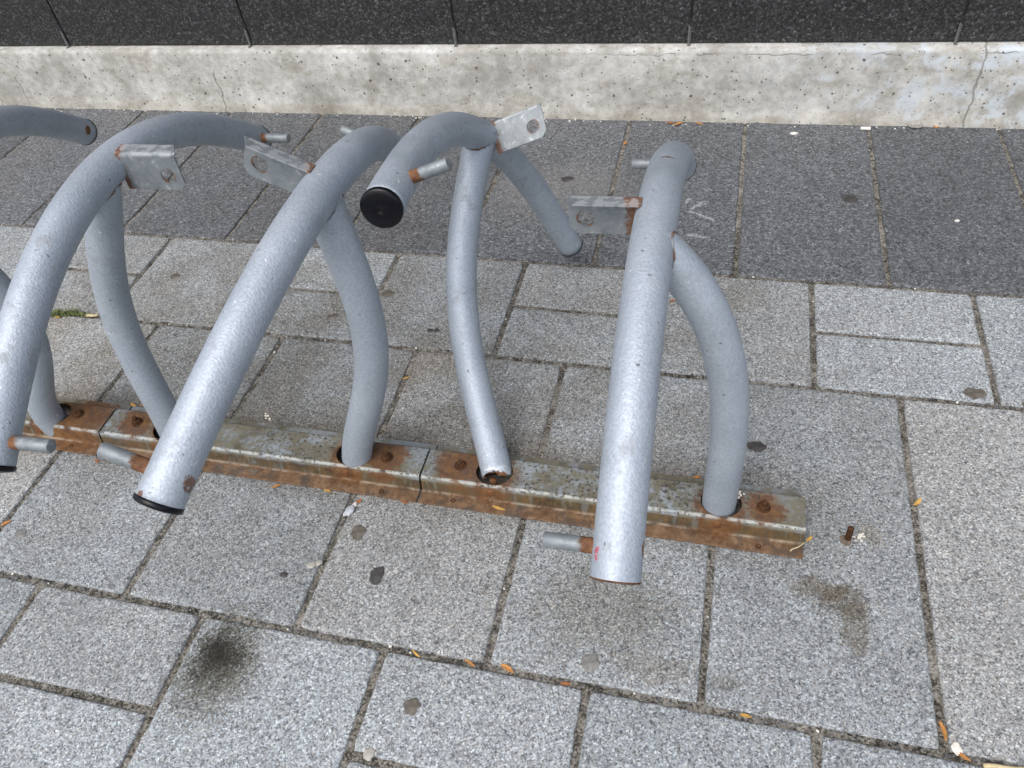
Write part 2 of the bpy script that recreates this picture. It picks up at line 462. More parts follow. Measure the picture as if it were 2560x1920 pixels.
def mat_rail(name, spots, heavy, base=(0.232, 0.262, 0.278)):
    """painted sheet: olive film, orange rust on the slope and flange, rust halos around bolts, dark pitting"""
    t = NT(name)
    o = t.xyz()
    n = t.noise(14, 4)
    col = t.ramp(n, [(0.3, tuple(c * 0.88 for c in base)), (0.7, tuple(c * 1.14 for c in base))])
    big = t.noise(10, 5, 0.62, t.scl((0.6, 1, 1)))
    fine = t.noise(75, 6, 0.72)
    mid = t.noise(30, 5, 0.65)
    # olive film creeping over the paint, feathered and speckled
    fa = t.ma('MULTIPLY_ADD', fine, 0.55, t.ma('MULTIPLY_ADD', mid, 0.30, t.ma('MULTIPLY', big, 0.55)))
    film = t.step(fa, 0.63 - heavy * 0.06, 0.78 - heavy * 0.06)
    col = t.mix(t.ma('MULTIPLY', film, 0.85), col, t.mix(t.step(fine, 0.35, 0.65), (0.078, 0.058, 0.025), (0.165, 0.148, 0.092)))
    # halos around bolts and tube holes
    hal = None
    for (x, y, r) in spots:
        d = t.ma('MULTIPLY_ADD', mid, 0.075, t.dist((x, y, 0.039), sc=(1, 1, 0.6)))
        d = t.ma('MULTIPLY_ADD', fine, 0.085, d)
        e = t.step(d, r + 0.106, r + 0.084)
        hal = e if hal is None else t.ma('MAXIMUM', hal, e)
    # slope: olive brown; flange: dusty orange brown; paint survives in patches
    front_ = t.step(o[1], 0.86, 0.85)
    low = t.ma('MULTIPLY', t.step(o[2], 0.034, 0.026), front_)
    flange = t.ma('MULTIPLY', t.step(o[2], 0.0095, 0.0070), front_)
    flow = t.step(t.ma('MULTIPLY_ADD', fine, 0.40, t.ma('MULTIPLY_ADD', big, 0.55, t.ma('MULTIPLY', mid, 0.2))), 0.42 - heavy * 0.10, 0.58 - heavy * 0.10)
    rc = t.ramp(t.ma('MULTIPLY_ADD', fine, 0.6, t.ma('MULTIPLY', mid, 0.4)),
                [(0.32, (0.052, 0.022, 0.008)), (0.48, (0.125, 0.052, 0.014)), (0.62, (0.205, 0.095, 0.028)), (0.75, (0.27, 0.140, 0.055))])
    sl = t.ramp(t.ma('MULTIPLY_ADD', fine, 0.55, t.ma('MULTIPLY', mid, 0.45)),
                [(0.34, (0.026, 0.017, 0.006)), (0.50, (0.064, 0.040, 0.012)), (0.66, (0.120, 0.072, 0.022))])
    fg = t.ramp(t.ma('MULTIPLY_ADD', fine, 0.6, t.ma('MULTIPLY', mid, 0.4)),
                [(0.32, (0.050, 0.030, 0.018)), (0.46, (0.125, 0.068, 0.032)), (0.58, (0.190, 0.112, 0.060)), (0.72, (0.280, 0.210, 0.145))])
    run = t.noise(60, 4, 0.6, t.scl((1, 0.16, 0.16)))
    sl = t.mix(t.step(run, 0.50, 0.66), sl, t.mix(0.6, sl, (0.150, 0.066, 0.018)))
    sl = t.mix(t.ma('MULTIPLY', t.step(run, 0.46, 0.36), 0.8), sl, t.mix(0.5, sl, (0.17, 0.18, 0.165)))
    fg = t.mix(t.ma('MULTIPLY', t.step(t.noise(22, 5, 0.7), 0.50, 0.60), 0.75), fg, (0.058, 0.046, 0.038))
    col = t.mix(t.ma('MULTIPLY', t.ma('MULTIPLY', low, flow), 0.92), col, sl)
    col = t.mix(t.ma('MULTIPLY', flange, t.ma('MULTIPLY_ADD', flow, 0.55, 0.38)), col, fg)
    col = t.mix(t.ma('MULTIPLY', hal, 0.90), col, rc)
    rm = t.ma('MAXIMUM', hal, t.ma('MULTIPLY', low, flow))
    gm = t.ma('MULTIPLY', t.step(t.noise(19, 6, 0.7), 0.53, 0.66), 0.65)
    col = t.mix(gm, col, t.mix(1.0, col, (0.42, 0.38, 0.33), 'MULTIPLY'))
    # worn pale line and painted edge highlight along the fold between slope and flange
    fold = t.ma('MULTIPLY', t.step(t.ma('ABSOLUTE', t.ma('SUBTRACT', o[1], 0.8258)), 0.0030, 0.0010), t.step(o[2], 0.012, 0.009))
    col = t.mix(t.ma('MULTIPLY', fold, t.ma('MULTIPLY', t.step(mid, 0.44, 0.60), 0.6)), col, (0.27, 0.245, 0.19))
    # bruised arris and painted highlight along the top front edge, with dark flakes
    ar = t.ma('MULTIPLY', t.step(t.ma('ABSOLUTE', t.ma('SUBTRACT', o[1], 0.8372)), 0.0036, 0.0016), t.step(o[2], 0.030, 0.035))
    col = t.mix(t.ma('MULTIPLY', t.ma('MULTIPLY', ar, 0.6), t.step(mid, 0.40, 0.54)), col, (0.47, 0.49, 0.46))
    fl = t.step(t.noise(150, 3, 0.6), 0.560, 0.600)
    zone = t.ma('MULTIPLY', t.step(t.ma('MULTIPLY_ADD', t.noise(7, 3), 1.0, 0.0), 0.42, 0.55), t.step(o[2], 0.028, 0.036))
    zone = t.ma('MAXIMUM', zone, t.ma('MULTIPLY', ar, t.step(big, 0.44, 0.5)))
    fl = t.ma('MULTIPLY', fl, zone)
    col = t.mix(t.ma('MULTIPLY', fl, 0.85), col, (0.040, 0.038, 0.036))
    rough = t.ma('MULTIPLY_ADD', rm, 0.30, 0.48)
    h = t.ma('ADD', t.ma('MULTIPLY', fine, t.ma('ADD', rm, 0.25)), t.ma('MULTIPLY', fl, -0.6))
    return t.done(col, rough, 0.05, t.bump(h, 0.5, 0.0018), 0.45)


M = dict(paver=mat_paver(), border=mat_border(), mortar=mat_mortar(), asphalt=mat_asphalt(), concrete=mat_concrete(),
         granite=mat_granite(),
         seal=mat_plain('black_joint_sealant', (0.012, 0.012, 0.014), 0.7),
         strip=mat_plain('zinc_joint_strip', (0.16, 0.165, 0.16), 0.5, 0.4),
         black=mat_plain('black_cap_plastic', (0.0025, 0.0026, 0.0045), 0.30, 0, 0.2, 80, 0.28),
         silver=mat_silver('silver_tube_paint'),
         silver_b=mat_silver('silver_tube_paint_scuffed', 1.6),
         rust=mat_rust('rust'), rustdark=mat_rust('dark_rust', 0.55),
         grit=mat_plain('grit_dark', (0.10, 0.10, 0.10), 0.85, 0, 0.9, 25),
         white=mat_plain('white_chips', (0.62, 0.60, 0.55), 0.8, 0, 0.15, 90),
         leaf=mat_plain('dry_leaf', (0.46, 0.215, 0.055), 0.6, 0, 0.45, 55),
         leafred=mat_plain('dry_leaf_red', (0.33, 0.12, 0.035), 0.6, 0, 0.45, 55),
         leafyel=mat_plain('dry_leaf_yellow', (0.50, 0.30, 0.07), 0.6, 0, 0.4, 55),
         straw=mat_plain('straw', (0.52, 0.43, 0.25), 0.7, 0, 0.2, 40),
         gumdark=mat_plain('gum_dark', (0.045, 0.042, 0.040), 0.6, 0, 0.6, 70, 0.5, 0.5),
         gumgrey=mat_plain('gum_grey', (0.175, 0.17, 0.16), 0.55, 0, 0.4, 70, 0.5, 0.5),
         gumbrown=mat_plain('gum_brown', (0.105, 0.092, 0.075), 0.6, 0, 0.5, 80, 0.5, 0.5),
         gumpale=mat_plain('gum_pale', (0.33, 0.315, 0.28), 0.55, 0, 0.25, 70, 0.5, 0.4),
         pebble=mat_plain('pebble_stone', (0.42, 0.44, 0.47), 0.7, 0, 0.3, 110, 0.4, 0.4),
         paper=mat_plain('paper_white', (0.70, 0.66, 0.58), 0.8, 0, 0.15, 90),
         filter=mat_plain('cigarette_paper', (0.66, 0.64, 0.58), 0.8, 0, 0.1, 90),
         moss=mat_plain('moss', (0.075, 0.095, 0.030), 0.9, 0, 0.5, 90),
         blade=mat_plain('weed_blade', (0.12, 0.15, 0.045), 0.7, 0, 0.4, 40))


# ------------------------------------------------------------------ mesh helpers
def link(name, bm, m, parent=None, base=None, smooth=True, mat2=None):
    if base is not None:
        bmesh.ops.translate(bm, verts=bm.verts, vec=-Vector(base))
    me = bpy.data.meshes.new(name)
    bm.normal_update()
    bm.to_mesh(me)
    bm.free()
    me.materials.append(m)
    if mat2:
        me.materials.append(mat2)
    if smooth:
        for p in me.polygons:
            p.use_smooth = True
    o = bpy.data.objects.new(name, me)
    C.objects.link(o)
    if parent:
        o.parent = parent
    elif base is not None:
        o.location = base
    return o


def empty(name, loc, label, cat, group=None):
    o = bpy.data.objects.new(name, None)
    C.objects.link(o)
    o.location = loc
    o.empty_display_size = 0.05
    o['label'] = label
    o['category'] = cat
    if group:
        o['group'] = group
    return o


def tag(o, label, cat, group=None):
    o['label'] = label
    o['category'] = cat
    if group:
        o['group'] = group
    return o


def struct(o):
    o['kind'] = 'structure'
    return o


def box(bm, x0, x1, y0, y1, z0, z1):
    v = [bm.verts.new((x, y, z)) for z in (z0, z1) for y in (y0, y1) for x in (x0, x1)]
    for f in ((0, 2, 3, 1), (4, 5, 7, 6), (0, 1, 5, 4), (2, 6, 7, 3), (0, 4, 6, 2), (1, 3, 7, 5)):
        bm.faces.new([v[i] for i in f])
    return v


def frames(P):
    """parallel transport frames along a polyline"""
    T = []
    n = len(P)
    for i in range(n):
        T.append((P[min(i + 1, n - 1)] - P[max(i - 1, 0)]).normalized())
    u = T[0].orthogonal().normalized()
    out = []
    for i in range(n):
        u = (u - T[i] * u.dot(T[i])).normalized()
        out.append((T[i], u, T[i].cross(u)))
    return out


def sweep(bm, P, rad, seg=36, cap0=True, cap1=True, wob=0.0):
    F = frames(P)
    rings = []
    for i, (p, (tt, u, w)) in enumerate(zip(P, F)):
        r = rad(i) if callable(rad) else rad
        ring = []
        for k in range(seg):
            a = 2 * math.pi * k / seg
            d = u * math.cos(a) + w * math.sin(a)
            rr = r + (wob * mnoise.noise((p + d * 0.05) * 38) if wob else 0)
            ring.append(bm.verts.new(p + d * rr))
        rings.append(ring)
    for a, b in zip(rings, rings[1:]):
        for k in range(seg):
            bm.faces.new((a[k], a[(k + 1) % seg], b[(k + 1) % seg], b[k]))
    if cap0:
        bm.faces.new(rings[0][::-1])
    if cap1:
        bm.faces.new(rings[-1])
    return rings, F


def lathe(bm, prof, mat=Matrix(), seg=32, wob=0.0, seed=0.0):
    """profile of (r, h) about local z, moved by mat"""
    rings = []
    for r, hgt in prof:
        if r < 1e-6:
            rings.append([bm.verts.new(mat @ Vector((0, 0, hgt)))])
            continue
        ring = []
        for k in range(seg):
            a = 2 * math.pi * k / seg
            q = 1 + ((wob * mnoise.noise(Vector((math.cos(a) * 1.4 + seed, math.sin(a) * 1.4, seed))) + wob * 0.45 * mnoise.noise(Vector((math.cos(a) * 4 + seed, math.sin(a) * 4, seed * 2)))) if wob else 0)
            ring.append(bm.verts.new(mat @ Vector((math.cos(a) * r * q, math.sin(a) * r * q, hgt))))
        rings.append(ring)
    for a, b in zip(rings, rings[1:]):
        if len(a) == 1 and len(b) == 1:
            continue
        for k in range(seg):
            k2 = (k + 1) % seg
            if len(a) == 1:
                bm.faces.new((a[0], b[k], b[k2]))
            elif len(b) == 1:
                bm.faces.new((a[k], a[k2], b[0]))
            else:
                bm.faces.new((a[k], a[k2], b[k2], b[k]))


def basis(xa, ya, za, o):
    return Matrix(((xa.x, ya.x, za.x, o.x), (xa.y, ya.y, za.y, o.y), (xa.z, ya.z, za.z, o.z), (0, 0, 0, 1)))


# ------------------------------------------------------------------ the ground
W = 0.35
Y_WALL, Y0, Y1, Y2 = 2.3125, 1.5727, 1.2202, 0.5056
XW = (-4.0, 3.0)


def slab(bm, x0, x1, y0, y1, gap, seed, lift=0.0006, rough=0.0010):
    """one paver: jittered and nicked outline, rounded top arris, slight settlement"""
    r = random.Random(seed)
    gx0, gx1, gy0, gy1 = x0 + gap / 2, x1 - gap / 2, y0 + gap / 2, y1 - gap / 2
    nx = max(2, round((gx1 - gx0) / 0.0165))
    ny = max(2, round((gy1 - gy0) / 0.0165))
    zx, zy = r.uniform(-1, 1) * 0.0024, r.uniform(-1, 1) * 0.0024
    z0 = r.uniform(-1, 1) * lift
    mx, my = (x0 + x1) / 2, (y0 + y1) / 2
    rot = r.uniform(-1, 1) * 0.0022

    def vert(x, y, z):
        dx, dy = x - mx, y - my
        return bm.verts.new((x - rot * dy, y + rot * dx, z + z0 + zx * dx + zy * dy))
    ins = 0.0085
    grid = {}
    for i in range(nx + 1):
        for j in range(ny + 1):
            grid[i, j] = vert(gx0 + ins + (gx1 - gx0 - 2 * ins) * i / nx, gy0 + ins + (gy1 - gy0 - 2 * ins) * j / ny, 0.0)
    for i in range(nx):
        for j in range(ny):
            bm.faces.new((grid[i, j], grid[i + 1, j], grid[i + 1, j + 1], grid[i, j + 1]))
    loop = [(i, 0) for i in range(nx)] + [(nx, j) for j in range(ny)] + [(i, ny) for i in range(nx, 0, -1)] + [(0, j) for j in range(ny, 0, -1)]
    last = [grid[q] for q in loop]
    n = len(loop)
    for d, zz in ((0.0032, -0.0003), (0.0012, -0.0014), (0.0, -0.0040), (0.0, -0.014)):
        ring = []
        for (i, j) in loop:
            x, y = gx0 + (gx1 - gx0) * i / nx, gy0 + (gy1 - gy0) * j / ny
            dx = 1 if i == 0 else (-1 if i == nx else 0)
            dy = 1 if j == 0 else (-1 if j == ny else 0)
            jt = mnoise.noise(Vector((x * 26, y * 26, seed * 0.37))) * rough + max(0, mnoise.noise(Vector((x * 70, y * 70, seed * 1.7))) - 0.30) * 0.0065
            dd = d + jt + (0.0016 if dx and dy else 0)
            ring.append(vert(x + dx * dd, y + dy * dd, zz))
        for k in range(n):
            k2 = (k + 1) % n
            bm.faces.new((ring[k], ring[k2], last[k2], last[k]))
        last = ring


bm = bmesh.new()
seed = 1
G = 0.0120
# row between the border and the long pavers: whole and half pavers in turn
k = -6
while k < 9:
    x0 = -1.5036 + k * W
    if k % 2:
        ym = 1.3965 + 0.004 * rnd.uniform(-1, 1)
        slab(bm, x0, x0 + W, Y1, ym, G, seed); seed += 1
        slab(bm, x0, x0 + W, ym, Y0, G, seed); seed += 1
    else:
        slab(bm, x0, x0 + W, Y1, Y0, G, seed); seed += 1
    k += 1
for k in range(-6, 8):                                   # long pavers under the rack
    x0 = -1.3378 + k * W
    slab(bm, x0, x0 + W, Y2, Y1, G, seed); seed += 1
for row in range(3):                                      # rows towards the street
    yb = Y2 - row * W
    off = -1.1663 if row % 2 == 0 else -1.33
    for k in range(-6, 8):
        x0 = off + k * W
        if row == 0 and k in (0, -1, 2):
            ym = 0.3267
            slab(bm, x0, x0 + W, yb - W, ym, G, seed); seed += 1
            slab(bm, x0, x0 + W, ym, yb, G, seed); seed += 1
        else:
            slab(bm, x0, x0 + W, yb - W, yb, G, seed); seed += 1


def flat_tops(o):
    for p in o.data.polygons:
        p.use_smooth = True
    return struct(o)


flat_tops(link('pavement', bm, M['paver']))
bm = bmesh.new()
for k in range(-9, 7):
    x0 = -0.2817 + k * 0.3509
    slab(bm, x0, x0 + 0.3509, Y0, Y_WALL + 0.06, 0.0115, seed, 0.0006); seed += 1
flat_tops(link('border_paving', bm, M['border']))
# bed of mortar showing in the joints: uneven sheet just below the paver tops
bm = bmesh.new()
x0, x1, y0, y1 = -4.1, 3.1, -0.95, 2.42
nx, ny = 420, 200
grid = []
for j in range(ny + 1):
    for i in range(nx + 1):
        x, y = x0 + (x1 - x0) * i / nx, y0 + (y1 - y0) * j / ny
        z = -0.0052 + 0.0034 * mnoise.noise(Vector((x * 9, y * 9, 3))) + 0.0018 * mnoise.noise(Vector((x * 40, y * 40, 1)))
        grid.append(bm.verts.new((x, y, min(z, -0.0016))))
for j in range(ny):
    for i in range(nx):
        a = j * (nx + 1) + i
        bm.faces.new((grid[a], grid[a + 1], grid[a + nx + 2], grid[a + nx + 1]))
struct(link('joint_mortar', bm, M['mortar']))
bm = bmesh.new()
bmesh.ops.create_grid(bm, x_segments=4, y_segments=4, size=150)
bmesh.ops.translate(bm, verts=bm.verts, vec=(0, 0, -0.06))
struct(link('ground', bm, M['asphalt'], smooth=False))


# ------------------------------------------------------------------ the building
def wall_y(x):
    return 2.3085 + 0.014 * (x + 0.9)


def top_z(x):
    return 0.222 + 0.005 * x


bw = empty('building_wall', (0, 2.35, 0), 'dark granite clad building wall standing on a pale pitted concrete plinth', 'wall')
bm = bmesh.new()
XA, XB = -4.2, 3.2
n = 150
secs = []
for i in range(n + 1):
    x = XA + (XB - XA) * i / n
    y, z = wall_y(x), top_z(x)
    j = 0.0022 * mnoise.noise(Vector((x * 7, 0, 0)))
    j2 = 0.0035 * mnoise.noise(Vector((x * 19, 4, 0)))
    secs.append([bm.verts.new(v) for v in (
        (x, y - 0.012 + j, -0.05), (x, y - 0.010 + j, 0.006 + j2), (x, y - 0.003 + j, 0.022 + j2), (x, y + j * .5, 0.05), (x, y + j * .5, z * 0.55), (x, y + j * .6, z - 0.012),
        (x, y + 0.0025 + j, z - 0.004), (x, y + 0.008 + j, z + j * .5), (x, y + 0.05, z), (x, y + 0.40, z))])
for a, b in zip(secs, secs[1:]):
    for k in range(len(a) - 1):
        bm.faces.new((a[k], b[k], b[k + 1], a[k + 1]))
link('concrete_plinth', bm, M['concrete'], bw, (0, 2.35, 0))
joints = [-4.42, -3.70, -2.982, -2.265, -1.550, -0.832, -0.117, 0.598, 1.315, 2.03, 2.745, 3.46]
gap = 0.0065
for a, b in zip(joints, joints[1:]):
    bm = bmesh.new()
    v = box(bm, a + gap / 2, b - gap / 2, 0, 0.03, 0, 5.6)
    for q in v:
        q.co.y += wall_y(q.co.x) + 0.037
        q.co.z += top_z(q.co.x) + 0.004 if q.co.z < 1 else 0
    bmesh.ops.bevel(bm, geom=[e for e in bm.edges], offset=0.0015, segments=2, affect='EDGES')
    link('granite_panel', bm, M['granite'], bw, (0, 2.35, 0), smooth=False)
for x in joints[1:-1]:
    yy, zz = wall_y(x) + 0.037, top_z(x)
    bm = bmesh.new()
    box(bm, x - gap / 2 + .0003, x + gap / 2 - .0003, yy + 0.006, yy + 0.02, zz + 0.060, 5.55)
    link('joint_seal', bm, M['seal'], bw, (0, 2.35, 0), smooth=False)
    # perforated zinc strip in the open foot of the joint, lapping onto the ledge
    bm = bmesh.new()
    w = 0.0060
    box(bm, x - w, x - w + 0.0045, yy - 0.0062, yy - 0.0030, zz + 0.0015, zz + 0.056)
    zq = zz + 0.0015
    while zq < zz + 0.052:                                 # punched edge: tabs with slots between them
        box(bm, x - w + 0.0046, x + w * .45, yy - 0.0060, yy - 0.0032, zq, zq + 0.0030)
        zq += 0.0058
    box(bm, x - w, x + w * .5, yy - 0.016, yy - 0.0063, zz + 0.0008, zz + 0.0022)
    link('joint_strip', bm, M['strip'], bw, (0, 2.35, 0), smooth=False)
    bm = bmesh.new()
    box(bm, x - w + 0.001, x + w * .45, yy - 0.0028, yy - 0.0004, zz + 0.002, zz + 0.075)
    link('joint_gasket', bm, M['seal'], bw, (0, 2.35, 0), smooth=False)

# ------------------------------------------------------------------ base rails
ZT = 0.0394
RAIL_PROF = [(0.7990, 0.0012), (0.7990, 0.0046), (0.8000, 0.0052), (0.8248, 0.0058), (0.8275, 0.0074), (0.8290, 0.0105), (0.8338, 0.0335), (0.8354, 0.0374), (0.8385, ZT)]


def rail(x0, x1, holes, bolts, screws, rivets, label, heavy, flat_bolts=()):
    base = ((x0 + x1) / 2, 0.87, 0)
    root = empty('base_rail', base, label, 'rack rail', 'steel base rails of the bike rack')
    spots = [(h[0], 0.862, 0.030) for h in holes] + [(b[0], b[1], 0.016 + b[2]) for b in bolts] + [(r[0], 0.830, 0.004) for r in rivets]
    m = mat_rail('painted_rail_%d' % round(x0 * 100), spots, heavy)
    bm = bmesh.new()
    # skirts: front and (mirrored) back
    nx = 90
    for mir in (0, 1):
        cols = []
        for i in range(nx + 1):
            x = x0 + (x1 - x0) * i / nx
            wob = 0.0006 * mnoise.noise(Vector((x * 14, mir * 5, 0)))
            cols.append([bm.verts.new((x, (y if not mir else 1.742 - y) + wob, z + (wob if z > .01 else 0))) for y, z in RAIL_PROF])
        for a, b in zip(cols, cols[1:]):
            for k in range(len(RAIL_PROF) - 1):
                f = (a[k], b[k], b[k + 1], a[k + 1])
                bm.faces.new(f if not mir else f[::-1])
        if mir == 0:
            front = [c[-1] for c in cols]
        else:
            back = [c[-1] for c in cols]
    # top plate with the tube holes
    edges = []

    def loop(vs, closed=True):
        for i in range(len(vs) - (0 if closed else 1)):
            a, b = vs[i], vs[(i + 1) % len(vs)]
            e = bm.edges.get((a, b)) or bm.edges.new((a, b))
            edges.append(e)
    outer = front + back[::-1]
    loop(outer)
    rims = []
    for hx, hy, rx, ry in holes:
        vs = [bm.verts.new((hx + rx * math.cos(a), hy + ry * math.sin(a), ZT)) for a in [2 * math.pi * k / 40 for k in range(40)]]
        loop(vs)
        rims.append(vs)
    bmesh.ops.triangle_fill(bm, use_beauty=True, use_dissolve=False, edges=edges, normal=(0, 0, 1))
    for vs in rims:                                         # sheet thickness at the holes
        lo = [bm.verts.new((v.co.x, v.co.y, ZT - 0.0035)) for v in vs]
        for i in range(len(vs)):
            j = (i + 1) % len(vs)
            bm.faces.new((vs[i], lo[i], lo[j], vs[j]))
    # end plates
    for x in (x0, x1):
        prof = [(y, z) for y, z in RAIL_PROF] + [(1.742 - y, z) for y, z in RAIL_PROF[::-1]]
        inner = []
        vs = [bm.verts.new((x, y, z)) for y, z in prof]
        lows = [bm.verts.new((x, y, 0.0008)) for y, z in prof]
        for i in range(len(vs) - 1):
            try:
                bm.faces.new((vs[i], vs[i + 1], lows[i + 1], lows[i]))
            except ValueError:
                pass
    bmesh.ops.recalc_face_normals(bm, faces=bm.faces)
    o = link('rail_channel', bm, m, root, base, smooth=False)
    for p in o.data.polygons:
        p.use_smooth = abs(p.normal.z) < 0.999 and abs(p.normal.x) < 0.5
    # the material wants world positions: shift its object coordinates
    for nd in m.node_tree.nodes:
        if nd.bl_idname == 'ShaderNodeTexCoord':
            src = nd.outputs['Object']
            tos = [l.to_socket for l in src.links]
            ad = m.node_tree.nodes.new('ShaderNodeVectorMath')
            ad.operation = 'ADD'
            ad.inputs[1].default_value = base
            m.node_tree.links.new(src, ad.inputs[0])
            for s_ in tos:
                m.node_tree.links.new(ad.outputs[0], s_)
    for bx, by, halo, style in bolts:
        bm = bmesh.new()
        mt = Matrix.Translation((bx, by, ZT))
        lathe(bm, [(0.0, 0.0), (0.0125, 0.0), (0.0125, 0.0014), (0.0115, 0.0019), (0.0, 0.0019)], mt, 28)
        wsh = link('bolt', bm, M['rustdark'], root, base, smooth=False)
        bm = bmesh.new()
        mt2 = mt @ Matrix.Rotation(rnd.uniform(0, 1), 4, 'Z')
        if style == 'nut':
            lathe(bm, [(0.0098, 0.002), (0.0098, 0.0085), (0.0088, 0.0098), (0.0, 0.0098)], mt2, 6)
            lathe(bm, [(0.0050, 0.0095), (0.0050, 0.0175), (0.0042, 0.0186), (0.0, 0.0186)], mt2, 20)
        elif style == 'dome':
            lathe(bm, [(0.0100, 0.002), (0.0092, 0.0045), (0.0065, 0.0063), (0.0, 0.0070)], mt2, 24)
        else:
            lathe(bm, [(0.0090, 0.002), (0.0090, 0.0068), (0.0080, 0.0080), (0.0, 0.0083)], mt2, 6)
            lathe(bm, [(0.0046, 0.0080), (0.0046, 0.0115), (0.0, 0.0118)], mt2, 16)
        link('nut', bm, M['rustdark'], wsh, None, smooth=False).data.transform(Matrix.Translation(-Vector(base)))
    for sx, sy in screws:
        bm = bmesh.new()
        mt = Matrix.Translation((sx, sy - 0.002, 0.0052))
        lathe(bm, [(0.0052, -0.001), (0.0052, 0.0008), (0.0040, 0.0016), (0.0026, 0.0014), (0.0022, -0.0008), (0.0, -0.0008)], mt, 20)
        link('screw', bm, M['rustdark'], root, base)
    for rx, rz in rivets:
        bm = bmesh.new()
        nrm = Vector((0, -0.95, 0.31)).normalized()
        mt = basis(Vector((1, 0, 0)), nrm.cross(Vector((1, 0, 0))), nrm, Vector((rx, 0.8314, 0.0225)))
        lathe(bm, [(0.0085, -0.0006), (0.0078, 0.0008), (0.0050, 0.0018), (0.0, 0.0022)], mt, 24)
        link('rivet', bm, M['rust'], root, base)
    return root


rail(-0.5005, 0.2165, [(0.070, 0.8705, 0.0365, 0.0325), (-0.359, 0.8705, 0.0365, 0.0325)],
     [(0.1443, 0.8708, 0.004, 'nut'), (-0.429, 0.8740, 0.016, 'hex')], [(0.141, 0.8114), (-0.4321, 0.8150)], [(0.0653, 0.022), (-0.3592, 0.022)],
     'rightmost rusty base rail with the free end by the rusty stud', 0.75)
rail(-1.2385, -0.5045, [(-0.655, 0.8705, 0.0365, 0.0325), (-1.085, 0.8705, 0.0365, 0.0325)],
     [(-0.5828, 0.8692, 0.014, 'hex'), (-1.1673, 0.8741, 0.010, 'nut')], [(-0.5814, 0.8118), (-1.162, 0.815)], [(-0.6616, 0.022), (-1.075, 0.022)],
     'middle base rail with speckled olive film on its long top', 0.45)
rail(-1.960, -1.2430, [(-1.378, 0.8700, 0.0365, 0.0325), (-1.80, 0.8705, 0.0365, 0.0325)],
     [(-1.3237 + .004, 0.8751, 0.050, 'dome'), (-1.88, 0.871, 0.02, 'hex')], [(-1.316, 0.8146), (-1.88, 0.815)], [(-1.4015, 0.022)],
     'leftmost base rail most orange with rust, cut by the photo edge', 0.95)

# ------------------------------------------------------------------ the tube holders
TR = 0.0303
K0, LH, K1 = 1.8957, 0.5113, -0.12


def arch_curve(pose, s0=-LH, s1=LH, n=72):
    cx, cy, cz, psi, pit, rol = pose
    N = 200
    ds = LH / N
    pts = {0: (0.0, 0.0)}
    for sg in (1, -1):
        th, x, z = 0.0, 0.0, 0.0
        for i in range(1, N + 1):
            u = (i - 0.5) / N
            th += (K0 + (K1 - K0) * u * u) * ds
            x += math.cos(th) * ds
            z -= math.sin(th) * ds
            pts[sg * i] = (sg * x, z)
    side = Vector((math.cos(psi), -math.sin(psi), 0))
    d = Vector((math.sin(psi), math.cos(psi), 0))
    up = Vector((0, 0, 1))
    up2 = up * math.cos(rol) + side * math.sin(rol)
    side2 = side * math.cos(rol) - up * math.sin(rol)
    dd = d * math.cos(pit) + up2 * math.sin(pit)
    uu = up2 * math.cos(pit) - d * math.sin(pit)

    def at(s):
        q = max(-N, min(N, s / ds))
        i0 = int(math.floor(q))
        i1 = min(N, i0 + 1)
        f = q - i0
        a, b = pts[i0], pts[i1]
        return Vector((cx, cy, cz)) + dd * (a[0] + (b[0] - a[0]) * f) + uu * (a[1] + (b[1] - a[1]) * f)
    P = [at(s0 + (s1 - s0) * i / n) for i in range(n + 1)]
    return P, at, side2, dd, uu


def smoothpost(pts, n=60):
    """least squares cubic/quartic through the measured axis, parameter = chord length"""
    t = [0.0]
    for a, b in zip(pts, pts[1:]):
        t.append(t[-1] + (Vector(b) - Vector(a)).length)
    T = t[-1]
    t = [q / T for q in t]
    deg = min(4, len(pts) - 2)
    out = []
    import numpy as np
    w = np.ones(len(pts))
    w[0] = 6
    w[-1] = 6
    co = [np.polyfit(t, [p[i] for p in pts], deg, w=w) for i in range(3)]
    for i in range(n + 1):
        out.append(Vector([float(np.polyval(c, i / n)) for c in co]))
    return out


